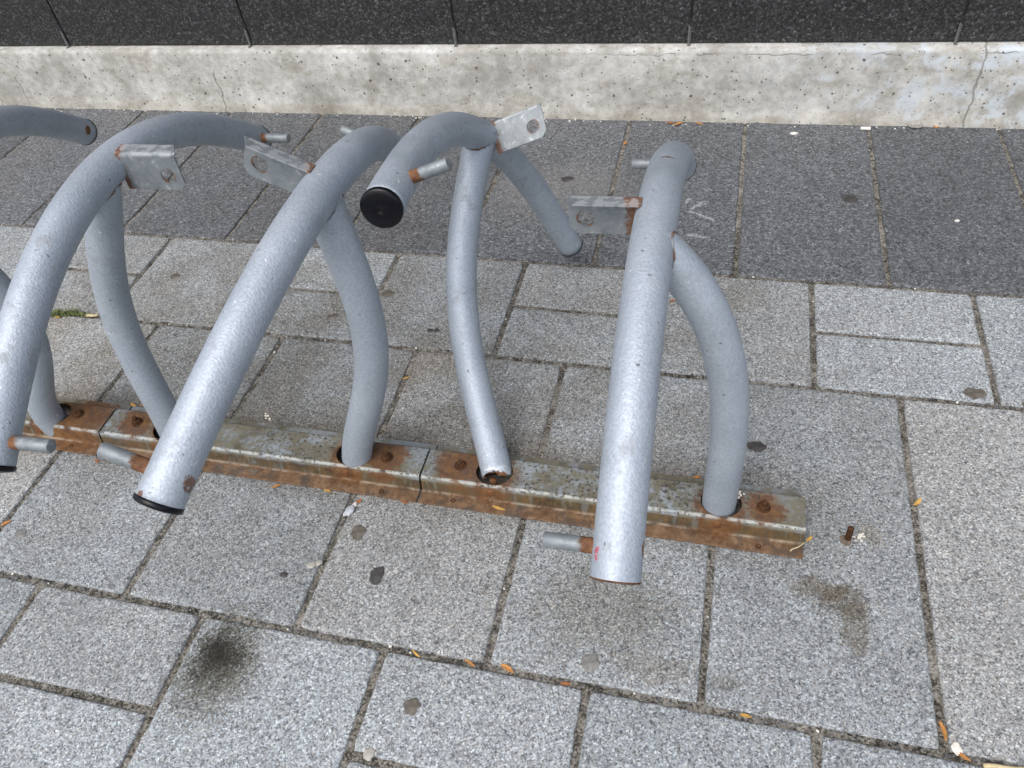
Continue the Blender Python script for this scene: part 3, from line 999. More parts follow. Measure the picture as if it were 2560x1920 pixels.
def bracket(kind, label, at, bracket_s, dd, uu, u, base, root, bracket_rust):
    # bracket: folded plate with a hole, welded to the crown of the arch
    A = at(bracket_s)
    fl = -dd if kind == 'A' else dd
    L0, L1 = TR - 0.010, TR + 0.097
    zt_, zb_ = 0.021, -0.040
    bm = bmesh.new()

    def wp(x, y, z):
        return Vector((x, y, z))
    hc, hr_ = (TR + 0.072, -0.014), 0.0122
    ch = 0.011
    out = [(L0, zb_), (L1 - ch, zb_), (L1, zb_ + ch), (L1, zt_), (L0, zt_)]
    th = 0.0032
    for yy in (0.0, th):
        vs = [bm.verts.new((x, yy, z)) for x, z in out]
        hs = [bm.verts.new((hc[0] + hr_ * math.cos(a), yy, hc[1] + hr_ * math.sin(a))) for a in [2 * math.pi * q / 32 for q in range(32)]]
        es = []
        for ll in (vs, hs):
            for i in range(len(ll)):
                es.append(bm.edges.new((ll[i], ll[(i + 1) % len(ll)])))
        bmesh.ops.triangle_fill(bm, use_beauty=True, use_dissolve=False, edges=es, normal=(0, 1 if yy else -1, 0))
        if yy == 0:
            va, ha = vs, hs
        else:
            for (p, q) in ((va, vs), (ha, hs)):
                for i in range(len(p)):
                    bm.faces.new((p[i], p[(i + 1) % len(p)], q[(i + 1) % len(p)], q[i]))
    # raised lip of the punched hole
    for i in range(32):
        pass
    # flange folded over along the top
    FW = 0.026
    prof = [(0.0, zt_ - 0.0005), (-0.0012, zt_ + 0.0022), (-0.004, zt_ + 0.0034), (-FW, zt_ + 0.0046), (-FW, zt_ + 0.0016), (-0.004, zt_ + 0.0004), (0.0, zt_ - 0.002)]
    cols = []
    for x, cut in ((L0, 0), (L1 - 0.013, 0), (L1 + 0.001, 0.55)):
        cols.append([bm.verts.new((x if not (cut and y < -0.01) else L1 - 0.012 + (FW + y) * 0.2, (y if not cut else y * (1 - 0)) + th * 0.5, z)) for y, z in prof])
    for a, b in zip(cols, cols[1:]):
        for k_ in range(len(prof)):
            k2 = (k_ + 1) % len(prof)
            bm.faces.new((a[k_], a[k2], b[k2], b[k_]))
    bm.faces.new(cols[0])
    bm.faces.new(cols[-1][::-1])
    bmesh.ops.recalc_face_normals(bm, faces=bm.faces)
    br = link('bracket', bm, mat_galv('galvanised_bracket_%s' % label[:14], TR + bracket_rust - 0.012, 0.1, 0.9, (TR + 0.072, -0.014)), root, None, smooth=False)
    br.matrix_basis = basis(u, -fl, uu, A - base) if True else None


def holder(pose, post_pts, kind, label, front='cap', back='cap', pins=(True, True), pin_rust=(0.03, 0.012), broken=False, mat='silver', bracket_s=0.010, pin_s=0.475, weld_rust=True, bracket_rust=0.012, has_bracket=True, marks=(), pin_len=(0.060, 0.060)):
    base = Vector(post_pts[0])
    base = Vector((base.x, base.y, 0.0))
    root = empty('bike_holder', base, label, 'bike rack', 'curved tube holders of the bike rack')
    tm = M[mat] if not marks else mat_silver('silver_tube_paint_marked', 1.2, marks=[(tuple(Vector(p) - base), sc, r_, c) for p, sc, r_, c in marks])
    P, at, side, dd, uu = arch_curve(pose)
    u = side if kind == 'B' else -side
    # arch tube; front end open (hollow) when the cap is gone
    bm = bmesh.new()
    sweep(bm, P, TR, 40, cap0=(front == 'cap'), cap1=True)
    tf = (P[0] - P[1]).normalized()
    tb = (P[-1] - P[-2]).normalized()
    arch = link('arch_tube', bm, tm, root, base)
    if front == 'open':
        bm = bmesh.new()
        x0 = tf.orthogonal().normalized()
        mt = basis(x0, tf.cross(x0), tf, P[0])
        lathe(bm, [(TR + 0.0002, -0.0016), (TR + 0.0003, -0.0002), (TR - 0.0010, 0.0008), (TR - 0.0032, 0.0004), (TR - 0.0034, -0.05), (0.0, -0.05)], mt, 40, 0.012, 2.0)
        link('rusty_rim', bm, M['rust'], root, base)
    capprof = [(TR - 0.001, -0.004), (TR + 0.0007, -0.003), (TR + 0.0009, 0.0022), (TR - 0.0002, 0.0040), (TR - 0.0022, 0.0052), (TR - 0.006, 0.0058), (TR * 0.55, 0.0072), (0.004, 0.0080), (0.003, 0.0072), (0, 0.0071)]
    for ok, tt, p in ((front == 'cap', tf, P[0]), (back == 'cap', tb, P[-1])):
        if ok:
            bm = bmesh.new()
            x0 = tt.orthogonal().normalized()
            lathe(bm, capprof if tt is tf else [(r, h * 0.4) for r, h in capprof], basis(x0, tt.cross(x0), tt, p), 40)
            link('end_cap', bm, M['black'], root, base)
    # post
    J = min((at(s_ * 0.003 - 0.06) for s_ in range(41)), key=lambda q: (q - Vector(post_pts[-1])).length)
    PP = smoothpost(list(post_pts) + [J - (J - Vector(post_pts[-1])).normalized() * 0.002])
    bm = bmesh.new()
    if not broken:
        sweep(bm, PP, TR, 36, cap0=True, cap1=False)
        post = link('post', bm, tm, root, base)
    else:
        rings, F = sweep(bm, PP, TR, 48, cap0=False, cap1=False)
        tt = (PP[0] - PP[1]).normalized()
        tow = Vector((-0.05, -1, 0.25)).normalized()        # ragged notch faces the street
        for i, v in enumerate(rings[0]):
            d = (v.co - PP[0]).normalized()
            c = d.dot(tow)
            v.co += tt * (0.0035 * mnoise.noise(v.co * 90) - 0.013 * max(0, math.cos((c - 0.93) * 9) if c > 0.76 else 0) - 0.004 * max(0, c))
        # wall thickness and inner bore
        inner = []
        for lvl in (0, 4, 10):
            tt2, a2, b2 = F[lvl]
            ring = []
            for i, v in enumerate(rings[lvl]):
                d = (v.co - PP[lvl])
                d = d - tt2 * d.dot(tt2)
                ring.append(bm.verts.new(v.co - d.normalized() * 0.0036))
            inner.append(ring)
        for a, b in zip([rings[0]] + inner, inner):
            for q in range(48):
                f = bm.faces.new((a[q], b[q], b[(q + 1) % 48], a[(q + 1) % 48]))
                f.material_index = 1
        bmesh.ops.recalc_face_normals(bm, faces=bm.faces)
        post = link('post', bm, mat_silver('silver_post_rusted_foot', 1.4, rustend=(tuple(Vector(post_pts[0]) - base + Vector((0.004, -0.022, 0.004))), 0.022, 0.040)), root, base, mat2=M['rust'])
    # weld bead where the post meets the arch
    bm = bmesh.new()
    axis_p = min((at(s * 0.004) for s in range(-40, 41)), key=lambda q: (q - PP[-1]).length)
    tpost = (PP[-1] - PP[-4]).normalized()
    AW = [at((w - 24) * 0.006) for w in range(49)]
    ring = []
    for q in range(49):
        a = 2 * math.pi * q / 48
        e1 = tpost.orthogonal().normalized()
        e2 = tpost.cross(e1)
        d0 = (e1 * math.cos(a) + e2 * math.sin(a)) * (TR + 0.0005)
        # walk down the post until clear of the arch
        best = None
        for st in range(36):
            pt = PP[-1] + d0 - tpost * (0.075 - st * 0.002)
            near = min((pt - aw).length for aw in AW)
            if near < TR + 0.0006:
                break
            best = pt
        ring.append(best if best is not None else PP[-1] + d0 - tpost * 0.06)
    seg = 8
    rr = []
    for q in range(48):
        p = ring[q]
        tg = (ring[(q + 1) % 48] - ring[q - 1])
        tg = tg.normalized() if tg.length > 1e-6 else Vector((1, 0, 0))
        e1 = tg.orthogonal().normalized()
        e2 = tg.cross(e1)
        r_ = 0.0015 + 0.0005 * math.sin(q * 2.1)
        rr.append([bm.verts.new(p + (e1 * math.cos(b) + e2 * math.sin(b)) * r_) for b in [2 * math.pi * w / seg for w in range(seg)]])
    for q in range(48):
        a, b = rr[q], rr[(q + 1) % 48]
        # match start vertex to avoid twisting
        off = min(range(seg), key=lambda w: (a[0].co - b[w].co).length)
        for w in range(seg):
            bm.faces.new((a[w], a[(w + 1) % seg], b[(w + 1 + off) % seg], b[(w + off) % seg]))
    bmesh.ops.recalc_face_normals(bm, faces=bm.faces)
    link('weld_bead', bm, WELD, root, base)
    if has_bracket:
        bracket(kind, label, at, bracket_s, dd, uu, u, base, root, bracket_rust)
    # pins near both ends
    for q, (on, s) in enumerate(zip(pins, (-pin_s, pin_s))):
        if not on:
            if q == 1:
                bm = bmesh.new()
                lathe(bm, [(0.0105, TR - 0.006), (0.0100, TR - 0.0004), (0.0070, TR + 0.0010), (0.0, TR + 0.0006)], Matrix(((0, 0, 1, 0), (1, 0, 0, 0), (0, 1, 0, 0), (0, 0, 0, 1))), 24, 0.1, 2)
                po = link('pin_stub', bm, M['rust'], root, None)
                po.matrix_basis = basis(u, dd, u.cross(dd), at(s) - base)
            continue
        pr = 0.0098
        bm = bmesh.new()
        pl = TR + pin_len[q]
        mt = Matrix(((0, 0, 1, 0), (1, 0, 0, 0), (0, 1, 0, 0), (0, 0, 0, 1)))
        lathe(bm, [(pr, 0.006), (pr, TR + 0.002), (pr, TR + 0.03), (pr, pl - 0.001), (pr - 0.001, pl), (0.0, pl)], mt, 28)
        po = link('pin', bm, mat_galv('zinc_pin_%s_%d' % (label[:10], q), TR + pin_rust[q] - 0.012, pl), root, None)
        for f_ in po.data.polygons:
            f_.use_smooth = abs(f_.normal.x) < 0.9
        po.matrix_basis = basis(u, dd, u.cross(dd), at(s) - base)
    return root, at, u


tw = NT('weld_metal')
WELD = tw.done(tw.mix(tw.step(tw.noise(45, 4), 0.44, 0.54), (0.20, 0.215, 0.235), rust_col(tw)), 0.7, 0.0, tw.bump(tw.noise(200, 3), 0.5, 0.001))

MARKS4 = [((-0.0899, 0.4796, 0.4542), (3.4, 0.9, 1), 0.0105, (0.40, 0.05, 0.08)), ((-0.0725, 1.0676, 0.6196), (0.8, 3, 2), 0.012, None), ((-0.036, 0.5001, 0.4424), (1, 1, 0.7), 0.011, None)]
MARKS2 = [((-0.5855, 0.4514, 0.5129), (1.8, 1, 0.7), 0.013, None), ((-0.6319, 0.4179, 0.5295), (1, 1, 1), 0.007, None)]
# rightmost, upright
holder((-0.0750, 0.9326, 0.6086, -0.0049, -0.0134, -0.0333),
       [(0.0668, 0.870, 0.002), (0.0668, 0.870, 0.036), (0.0662, 0.8700, 0.0662), (0.0651, 0.8707, 0.1876), (0.0586, 0.8713, 0.2931), (0.0485, 0.8717, 0.3690),
        (0.0250, 0.8722, 0.4523), (-0.0069, 0.8725, 0.5184), (-0.0230, 0.8727, 0.5512), (-0.0560, 0.8730, 0.592)],
       'A', 'rightmost silver tube holder, front end open and rusty, upright on its post', front='open', pin_rust=(0.024, 0.0), bracket_rust=0.022,
       marks=MARKS4)
# second from the right: snapped off at its foot, fallen back
holder((-0.4565, 1.3333, 0.4936, -0.1329, -0.7379, -0.3438),
       [(-0.3545, 0.8705, 0.0270), (-0.3787, 0.9156, 0.0806), (-0.4012, 0.9629, 0.1235), (-0.4234, 1.0081, 0.1646), (-0.4433, 1.0583, 0.2101),
        (-0.4613, 1.1071, 0.2543), (-0.4696, 1.1513, 0.2945), (-0.4715, 1.2007, 0.3393), (-0.4701, 1.2484, 0.3826), (-0.4666, 1.2968, 0.4265), (-0.4600, 1.335, 0.470)],
       'B', 'broken silver tube holder tipped back, post snapped and rusted through at its foot', pins=(True, False), pin_rust=(0.026, 0), broken=True, bracket_s=0.03, pin_s=0.437, mat='silver_b')
# third: leaning to the right
holder((-0.5580, 0.9035, 0.6475, 0.003, -0.0745, 0.410),
       [(-0.652, 0.865, 0.002), (-0.647, 0.8655, 0.036), (-0.620, 0.8682, 0.1183), (-0.5807, 0.8724, 0.2206), (-0.5541, 0.8762, 0.3149), (-0.5410, 0.8800, 0.4069),
        (-0.5415, 0.8840, 0.5053), (-0.5482, 0.8865, 0.565), (-0.5640, 0.8880, 0.610)],
       'A', 'silver tube holder leaning right, its bracket pointing left at the neighbour', pin_rust=(0.030, 0.0), marks=MARKS2, pin_len=(0.060, 0.078))
# fourth
holder((-0.9605, 0.9353, 0.6384, -0.0485, -0.0300, 0.0033),
       [(-1.085, 0.872, 0.002), (-1.085, 0.873, 0.040), (-1.0813, 0.8817, 0.1333), (-1.0771, 0.8881, 0.2219), (-1.0757, 0.8931, 0.2914), (-1.0660, 0.8979, 0.3577),
        (-1.0565, 0.9016, 0.4090), (-1.0351, 0.9057, 0.4656), (-1.0124, 0.9091, 0.5127), (-0.9765, 0.9134, 0.5900), (-0.968, 0.915, 0.615)],
       'B', 'silver tube holder left of the leaning one, long arch crossing the left photo edge', pin_rust=(0.022, 0.022), mat='silver_b')
# leftmost, mostly outside the frame
holder((-1.3734, 0.9801, 0.6184, -0.1574, -0.0270, 0.1226),
       [(-1.378, 0.859, 0.002), (-1.376, 0.8592, 0.040), (-1.3700, 0.8599, 0.0784), (-1.3370, 0.862, 0.1788), (-1.3020, 0.8636, 0.2555), (-1.275, 0.8673, 0.350), (-1.272, 0.869, 0.4335), (-1.31, 0.872, 0.53), (-1.355, 0.875, 0.600)],
       'B', 'leftmost tube holder, only its back end and post in the photo', pins=(True, False), pin_rust=(0.02, 0.02), has_bracket=False)

# rust scar where the leftmost holder lost its back pin, bolt in the hole of the broken post
bm = bmesh.new()
sweep(bm, [Vector((-0.356, 0.855, 0.001)), Vector((-0.357, 0.853, 0.02)), Vector((-0.3575, 0.852, 0.038))], 0.0065, 16, wob=0.001)
tag(link('bolt_stub', bm, M['rust'], None, (-0.356, 0.855, 0.0)), 'rusty bolt stub standing in the rail hole under the snapped post', 'bolt')

# ------------------------------------------------------------------ small things on the ground
st = empty('rusty_stud', (0.2938, 0.8542, 0.0), 'rusty threaded stud sticking out of the paving right of the rail', 'bolt')
bm = bmesh.new()
prof = []
z = 0.0
while z < 0.036:
    prof += [(0.0054, z), (0.0046, z + 0.0009)]
    z += 0.0018
lathe(bm, prof + [(0.0048, z), (0.0, z + 0.0004)], Matrix.Rotation(math.radians(-2), 4, 'Y'), 20)
link('threaded_rod', bm, M['rustdark'], st, None)
bm = bmesh.new()
lathe(bm, [(0.0115, 0.0002), (0.009, 0.0012), (0.006, 0.0022), (0, 0.0022)], Matrix.Translation((-0.003, -0.002, 0)), 24, 0.25, 3)
link('mortar_collar', bm, mat_plain('stud_collar', (0.135, 0.105, 0.080), 0.9, 0, 0.5, 200, 0.3, 0.6), st, None)


def rock(name, p, size, m, label, cat, seed, flat=0.5, group=None, rot=0.0):
    bm = bmesh.new()
    bmesh.ops.create_icosphere(bm, subdivisions=3, radius=1)
    for v in bm.verts:
        k_ = 1 + 0.35 * mnoise.noise(v.co * 1.2 + Vector((seed, 0, 0))) + 0.15 * mnoise.noise(v.co * 3 + Vector((0, seed, 0)))
        v.co = Vector((v.co.x * size[0], v.co.y * size[1], v.co.z * size[0] * flat)) * k_
    zmin = min(v.co.z for v in bm.verts)
    bmesh.ops.translate(bm, verts=bm.verts, vec=(0, 0, -zmin * 0.8))
    bmesh.ops.rotate(bm, verts=bm.verts, matrix=Matrix.Rotation(rot, 3, 'Z'))
    o = link(name, bm, m, None, None)
    o.location = p
    return tag(o, label, cat, group)


rock('pebble', (-0.6297, 0.7560, 0.0), (0.0085, 0.0130), M['pebble'], 'blue grey pebble in the joint in front of the middle rail', 'pebble', 1.0, 0.7, rot=-0.5)
rock('chip', (-0.6255, 0.7735, 0.0), (0.0045, 0.006), M['white'], 'small white chip just above the blue grey pebble', 'chip', 2.0, 0.5)
rock('chip', (-1.1935, 0.9985, 0.0), (0.006, 0.0095), M['white'], 'cream stone chip in the joint behind the left rail', 'chip', 4.0, 0.6, rot=-0.6)
rock('chip', (0.5998, 1.851, 0.0), (0.006, 0.0045), M['white'], 'lone white chip on the dark border at the right', 'chip', 5.0, 0.4)
rock('chip', (0.2101, 2.2535, 0.0), (0.012, 0.006), M['white'], 'white fragment near the plinth right of the rightmost holder', 'chip', 6.0, 0.3, rot=0.2)
rock('chip', (0.5470, 2.3130, 0.0), (0.020, 0.010), M['gumpale'], 'large cream pebble at the plinth foot near an orange leaf', 'chip', 7.0, 0.5)
rock('chip', (0.4275, 0.5170, 0.0), (0.007, 0.009), M['paper'], 'cream scrap in the lower right joint', 'chip', 8.5, 0.25)


def crumble(name, p, n, spread, m, label, cat, seed):
    r = random.Random(seed)
    bm = bmesh.new()
    for i in range(n):
        c = Vector((r.gauss(0, spread), r.gauss(0, spread), 0.0015 + 0.002 * r.random()))
        s = r.uniform(0.0016, 0.0042)
        res = bmesh.ops.create_icosphere(bm, subdivisions=1, radius=s)
        bmesh.ops.transform(bm, verts=res['verts'], matrix=Matrix.Translation(c) @ Matrix.Rotation(r.uniform(0, 6), 4, 'X') @ Matrix.Diagonal((1, r.uniform(.5, 1.6), 0.6, 1)))
    o = link(name, bm, m, None, None, smooth=False)
    o.location = p
    return tag(o, label, cat)


crumble('crumbled_chip', (0.3125, 0.8600, 0.0005), 16, 0.0055, M['paper'], 'cream crumbs beside the rusty stud', 'crumbs', 1)
crumble('crumbled_chip', (-0.906, 0.962, 0.0005), 7, 0.006, M['paper'], 'pink white crumbs behind the middle rail', 'crumbs', 2)
crumble('paper_scrap', (0.1010, 0.8900, ZT + 0.004), 9, 0.004, M['paper'], 'torn white scrap stuck at the foot of the rightmost post', 'paper', 3)


# gum spots
def gum(p, r, m, label, seed, el=1.0, rot=0.0):
    bm = bmesh.new()
    lathe(bm, [(r * 1.02, -0.0005), (r * 0.98, 0.0007), (r * 0.85, 0.0012), (r * 0.5, 0.0014), (0, 0.0013)], Matrix.Rotation(rot, 4, 'Z') @ Matrix.Diagonal((1, el, 1, 1)), 40, 0.38, seed)
    for v in bm.verts:
        if v.co.z > 0.0005:
            v.co.z += 0.0006 * mnoise.noise(v.co * 160 + Vector((seed, 0, 0)))
    o = link('gum_spot', bm, m, None, None)
    o.location = (p[0], p[1], 0.0006)
    return tag(o, label, 'chewing gum', 'flattened gum on the paving')


gum((-1.2822, 0.5911), 0.0125, M['gumgrey'], 'dull beige gum disc on the paver at the left photo edge', 1, 0.8)
gum((-0.6590, 0.6320), 0.0088, M['gumpale'], 'pale two-lobed gum spot near a joint below the middle rail', 2, 0.75, 0.5)
gum((-0.6455, 0.6390), 0.0070, M['gumpale'], 'smaller pale gum lobe touching the two-lobed spot', 12, 0.8, 0.5)
gum((-0.5947, 0.7154), 0.0150, M['gumbrown'], 'brown grey gum spot just below the rail joint', 3, 1.1)
gum((-0.5266, 0.6337), 0.0150, M['gumdark'], 'black cracked gum spot in front of the middle rail', 4, 1.15)
gum((-0.1179, 0.5439), 0.0140, M['gumgrey'], 'round grey gum disc above the leafy joint', 5, 0.95)
gum((-0.3874, 0.4176), 0.0130, M['gumbrown'], 'beige brown gum spot low in the middle of the photo', 6, 1.0)
gum((-0.4315, 0.3353), 0.0095, M['gumpale'], 'pale round gum spot at the bottom photo edge', 7, 1.0)
gum((0.1318, 1.0421), 0.0190, M['gumdark'], 'black oval gum spot right of the rightmost post', 8, 0.72, 0.1)
gum((0.5568, 1.2490), 0.0210, M['gumbrown'], 'dark brown gum blotch near the right photo edge', 9, 0.75, 0.1)
gum((-1.3993, 1.4003), 0.0130, M['gumbrown'], 'brown gum spot between the left tubes behind the rack', 10, 0.8, 0.4)
gum((-0.8889, 1.3023), 0.0140, M['gumbrown'], 'faint brown gum smear left of the leaning holder post', 11, 0.6, 0.5)
gum((0.3514, 1.9275), 0.0210, M['gumdark'], 'dark gum spot on the dark border at the right', 13, 0.9, 0.2)
gum((-0.4193, 1.9601), 0.0190, M['gumdark'], 'dark gum mark on the dark border behind the broken holder', 14, 0.7, 0.1)
gum((-0.6275, 1.2830), 0.0075, M['gumdark'], 'small black gum dot, the left one of a close pair', 15, 0.9)
gum((-0.6120, 1.2850), 0.0070, M['gumdark'], 'small black gum dot, the right one of a close pair', 16, 0.9)
gum((-0.7800, 1.4020), 0.0150, M['gumbrown'], 'dark gum lump at a joint behind the leaning holder', 17, 1.0)
gum((0.6500, 1.2300), 0.0100, M['gumbrown'], 'small brown gum spot at the right photo edge', 18, 1.0)
gum((-0.7020, 0.6030), 0.0075, M['gumdark'], 'small dark gum fleck near the long lower joint', 19, 0.8)


# leaves: narrow keeled leaflets
def leaf(p, L, wid, ang, m, label, z=0.0, curl=0.25, seed=0):
    bm = bmesh.new()
    n_ = 12
    rows = []
    for i in range(n_ + 1):
        f = i / n_
        w = wid * (math.sin(math.pi * min(1, f * 0.93 + 0.035)) ** 0.75) * (1 - 0.25 * f)
        x = (f - 0.5) * L
        zc = curl * L * (f - 0.5) ** 2 * (0.6 + 0.4 * math.sin(seed)) + 0.0012
        yb = 0.10 * L * math.sin(f * 2.4 + seed)
        rows.append([bm.verts.new((x, yb + sgn * w * 0.5, zc + abs(sgn) ** 2 * w * 0.22 + 0.0005 * math.sin(i * 2 + seed))) for sgn in (-1, -0.5, 0, 0.5, 1)])
    for a, b in zip(rows, rows[1:]):
        for k_ in range(4):
            bm.faces.new((a[k_], a[k_ + 1], b[k_ + 1], b[k_]))
    ex = bmesh.ops.extrude_face_region(bm, geom=list(bm.faces))
    bmesh.ops.translate(bm, verts=[g for g in ex['geom'] if isinstance(g, bmesh.types.BMVert)], vec=(0, 0, 0.00035))
    bmesh.ops.recalc_face_normals(bm, faces=bm.faces)
    o = link('dry_leaf', bm, m, None, None)
    o.location = (p[0], p[1], z + 0.0004)
    o.rotation_euler = (rnd.uniform(-.12, .12), rnd.uniform(-.10, .10), math.radians(ang))
    return tag(o, label, 'leaf', 'small dry leaves on the ground')


LV = [
    ((-0.2504, 0.5064), .027, .0100, -28, 'leaf', 'largest orange leaf, in the lower joint below the rail'),
    ((-0.3135, 0.5039), .022, .0060, -12, 'leaf', 'slim orange leaf just left of the largest orange leaf'),
    ((-0.4079, 0.5046), .020, .0045, -20, 'leafyel', 'thin yellow curled leaf in the lower joint'),
    ((-0.1512, 0.5029), .018, .0060, 5, 'leafred', 'reddish leaf just right of the largest orange leaf'),
    ((0.1294, 0.5047), .018, .0075, -15, 'leafyel', 'pale orange leaf alone in the lower right joint'),
    ((0.4096, 0.5383), .030, .0080, -82, 'leaf', 'long upright orange leaf in the joint at lower right'),
    ((0.4347, 0.5054), .019, .0080, -15, 'leaf', 'orange leaf where joints meet at the lower right corner'),
    ((0.4173, 0.9554), .022, .0085, 62, 'leafyel', 'yellow orange leaf in the joint right of the stud'),
    ((-0.6354, 1.1227), .019, .0050, 28, 'leafyel', 'slim yellow leaf on the paver behind the middle rail'),
    ((-0.8047, 0.7887), .020, .0075, 22, 'leaf', 'orange leaf left of the yellow one below the middle rail'),
    ((-0.6936, 0.7943), .018, .0080, -12, 'leafyel', 'pale yellow leaf touching the front of the middle rail'),
    ((-0.5291, 0.7958), .019, .0060, -5, 'leafred', 'red brown leaf tucked under the rail joint'),
    ((-0.6200, 0.7830), .013, .0090, 55, 'leafred', 'short brown leaf above the blue grey pebble'),
    ((-1.5030, 2.2950), .030, .0140, -8, 'leaf', 'orange leaf at the plinth foot on the left'),
    ((-0.1285, 2.2900), .034, .0140, 30, 'leaf', 'tilted orange leaf at the plinth foot above the rightmost holder'),
    ((-0.1560, 2.2920), .026, .0090, -15, 'leafred', 'brown leaf left of the tilted leaf at the plinth foot'),
    ((-0.0678, 2.2950), .026, .0090, -5, 'leaf', 'narrow orange leaf right of the tilted leaf at the plinth foot'),
    ((0.6025, 2.3200), .026, .0160, 75, 'leaf', 'orange leaf beside the cream pebble at the plinth foot'),
    ((-0.2794, 2.1679), .024, .0110, 70, 'leaf', 'orange leaf in the border joint left of the rightmost arch'),
    ((-0.0690, 1.4576), .018, .0070, 25, 'leafred', 'brown leaf between the rightmost arch and its post'),
    ((-1.6324, 1.2000), .016, .0070, 20, 'leafyel', 'yellow leaf beside the green weeds'),
    ((-1.2421, 0.9480), .022, .0090, -10, 'leafyel', 'yellow leaf lying behind the left rail joint'),
    ((-1.2120, 0.9540), .030, .0080, 12, 'leaf', 'brown orange leaf right of the yellow one behind the left rail'),
    ((0.0220, 0.9470), .020, .0080, 20, 'leaf', 'orange leaf behind the right rail next to the post'),
    ((-1.2329, 0.6650 + .12), .014, .0070, -40, 'leafred', 'small red leaf below the left rail'),
    ((-1.3300, 0.6083), .020, .0090, 60, 'leaf', 'orange leaf in the joint at the left photo edge'),
]
for i, (p, L, w, a, m, lb) in enumerate(LV):
    leaf(p, L, w, a, M[m], lb, seed=i * 1.3)
leaf((-0.3390, 0.8110), .027, .0070, -18, M['leafyel'], 'yellow curled leaf lying on the flange of the right rail', z=0.0055, seed=4.4)
leaf((0.2270, 0.8400), .016, .0070, 65, M['leafyel'], 'yellow leaf stuck at the free end of the right rail', z=0.004, seed=2.2)


def stick(name, a, b, r, m, label, cat, z=0.002):
    a, b = Vector((a[0], a[1], z)), Vector((b[0], b[1], z + 0.001))
    P = [a.lerp(b, i / 8) + Vector((0, 0.0012 * math.sin(i), 0.0006 * math.sin(i * 1.7))) for i in range(9)]
    bm = bmesh.new()
    sweep(bm, P, lambda i: r * (1 - 0.04 * i), 8)
    o = link(name, bm, m, None, tuple((a + b) / 2))
    return tag(o, label, cat)


stick('twig', (0.4600, 0.4985), (0.5300, 0.5080), 0.0036, M['straw'], 'pale split stick in the joint at the lower right corner', 'twig')
stick('straw_bit', (0.1950, 0.8080), (0.2200, 0.8290), 0.0012, M['straw'], 'bit of straw across the free end of the right rail', 'straw', 0.0075)
stick('twig', (-1.5540, 1.2170), (-1.5220, 1.2230), 0.0042, M['straw'], 'short pale twig in the joint beside the weeds', 'twig')
# cigarette butt
bm = bmesh.new()
mt = basis(Vector((0, 1, 0)), Vector((0, 0, 1)), Vector((0.99, -0.05, 0)).normalized(), Vector((0.396, 2.2900, 0.0055)))
lathe(bm, [(0, 0), (0.0040, 0.0002), (0.0048, 0.001), (0.0047, 0.012), (0.0049, 0.026), (0.0043, 0.0275), (0, 0.027)], mt, 16, 0.08, 1)
tag(link('cigarette_butt', bm, M['filter'], None, (0.41, 2.29, 0)), 'white cigarette butt lying at the plinth foot', 'cigarette')


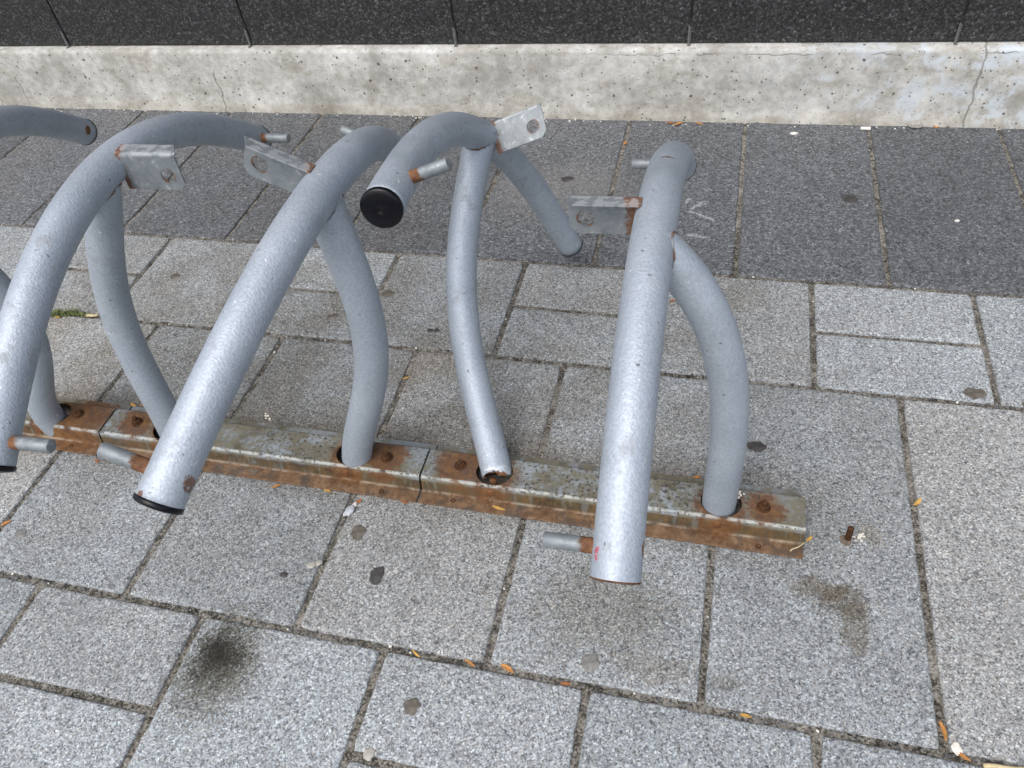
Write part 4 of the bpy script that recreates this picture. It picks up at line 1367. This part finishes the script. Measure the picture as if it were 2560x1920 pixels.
# weeds in the joint on the left
def weed(p, n_, rad, label, seed, along=1.0):
    r = random.Random(seed)
    root = empty('weed_tuft', (p[0], p[1], 0.0), label, 'weed')
    bm = bmesh.new()
    for i in range(n_):
        x, y = r.gauss(0, rad * along), r.gauss(0, rad * 0.22)
        a = r.uniform(0, 6.28)
        L = r.uniform(0.007, 0.018)
        lean = r.uniform(0.3, 1.1)
        w = r.uniform(0.0008, 0.0017)
        d = Vector((math.cos(a), math.sin(a), 0))
        q = Vector((-d.y, d.x, 0))
        b0 = Vector((x, y, -0.002))
        m1 = b0 + d * L * lean * 0.45 + Vector((0, 0, L * 0.6))
        m2 = b0 + d * L * lean + Vector((0, 0, L * 0.75))
        v = [bm.verts.new(c) for c in (b0 - q * w, b0 + q * w, m1 + q * w, m1 - q * w, m2)]
        bm.faces.new((v[0], v[1], v[2], v[3]))
        bm.faces.new((v[3], v[2], v[4]))
    link('blades', bm, M['blade'], root, None, smooth=False)
    bm = bmesh.new()
    for i in range(int(n_ * 0.7)):
        res = bmesh.ops.create_icosphere(bm, subdivisions=1, radius=r.uniform(0.002, 0.0048))
        bmesh.ops.transform(bm, verts=res['verts'], matrix=Matrix.Translation((r.gauss(0, rad * 1.2 * along), r.gauss(0, rad * 0.15), -0.001)) @ Matrix.Diagonal((1.3, 1, .6, 1)))
    link('moss', bm, M['moss'], root, None, smooth=False)


weed((-1.6050, 1.2240), 90, 0.026, 'green weed tuft growing in the joint between the left tubes', 3)
weed((-1.6500, 1.2080), 30, 0.016, 'sparser weed sprig beside the yellow leaf, left of the main tuft', 4)

# grit in the joints and along the plinth: too many to count
bm = bmesh.new()
r = random.Random(11)


def gr(x, y, s, mi):
    res = bmesh.ops.create_icosphere(bm, subdivisions=1, radius=s)
    bmesh.ops.transform(bm, verts=res['verts'], matrix=Matrix.Translation((x, y, -0.0012 + s * 0.3)) @ Matrix.Rotation(r.uniform(0, 6), 4, 'Z') @ Matrix.Diagonal((1, r.uniform(.6, 1.5), r.uniform(.5, .9), 1)))
    for v in res['verts']:
        for f in v.link_faces:
            f.material_index = mi


for i in range(900):                                       # along the long joints
    yl = r.choice((Y0, Y1, Y1, Y2, Y2, Y2))
    gr(r.uniform(-2.4, 1.0), yl + r.gauss(0, 0.0022), r.uniform(0.0012, 0.0032), 1 if r.random() < 0.05 else 0)
for i in range(650):                                       # short joints
    kk = r.randrange(-6, 8)
    if r.random() < 0.6:
        x, y = -1.3378 + kk * W, r.uniform(Y2, Y1)
    else:
        x, y = -1.5036 + kk * W, r.uniform(Y1, Y0)
    gr(x + r.gauss(0, 0.0022), y, r.uniform(0.0012, 0.0030), 1 if r.random() < 0.05 else 0)
for i in range(900):                                        # swept against the plinth
    x = r.uniform(-3, 1.3)
    gr(x, wall_y(x) - 0.012 - abs(r.gauss(0, 0.010)), r.uniform(0.0010, 0.0034), 1 if r.random() < 0.16 else 0)
for i in range(180):                                        # scattered specks
    gr(r.uniform(-2.2, 0.9), r.uniform(0.2, 2.25), r.uniform(0.0008, 0.0020), 1 if r.random() < 0.6 else 0)
o = link('grit', bm, M['grit'], smooth=False, mat2=M['white'])
o['kind'] = 'stuff'
o['label'] = 'fine grit lying in the paving joints and along the plinth'
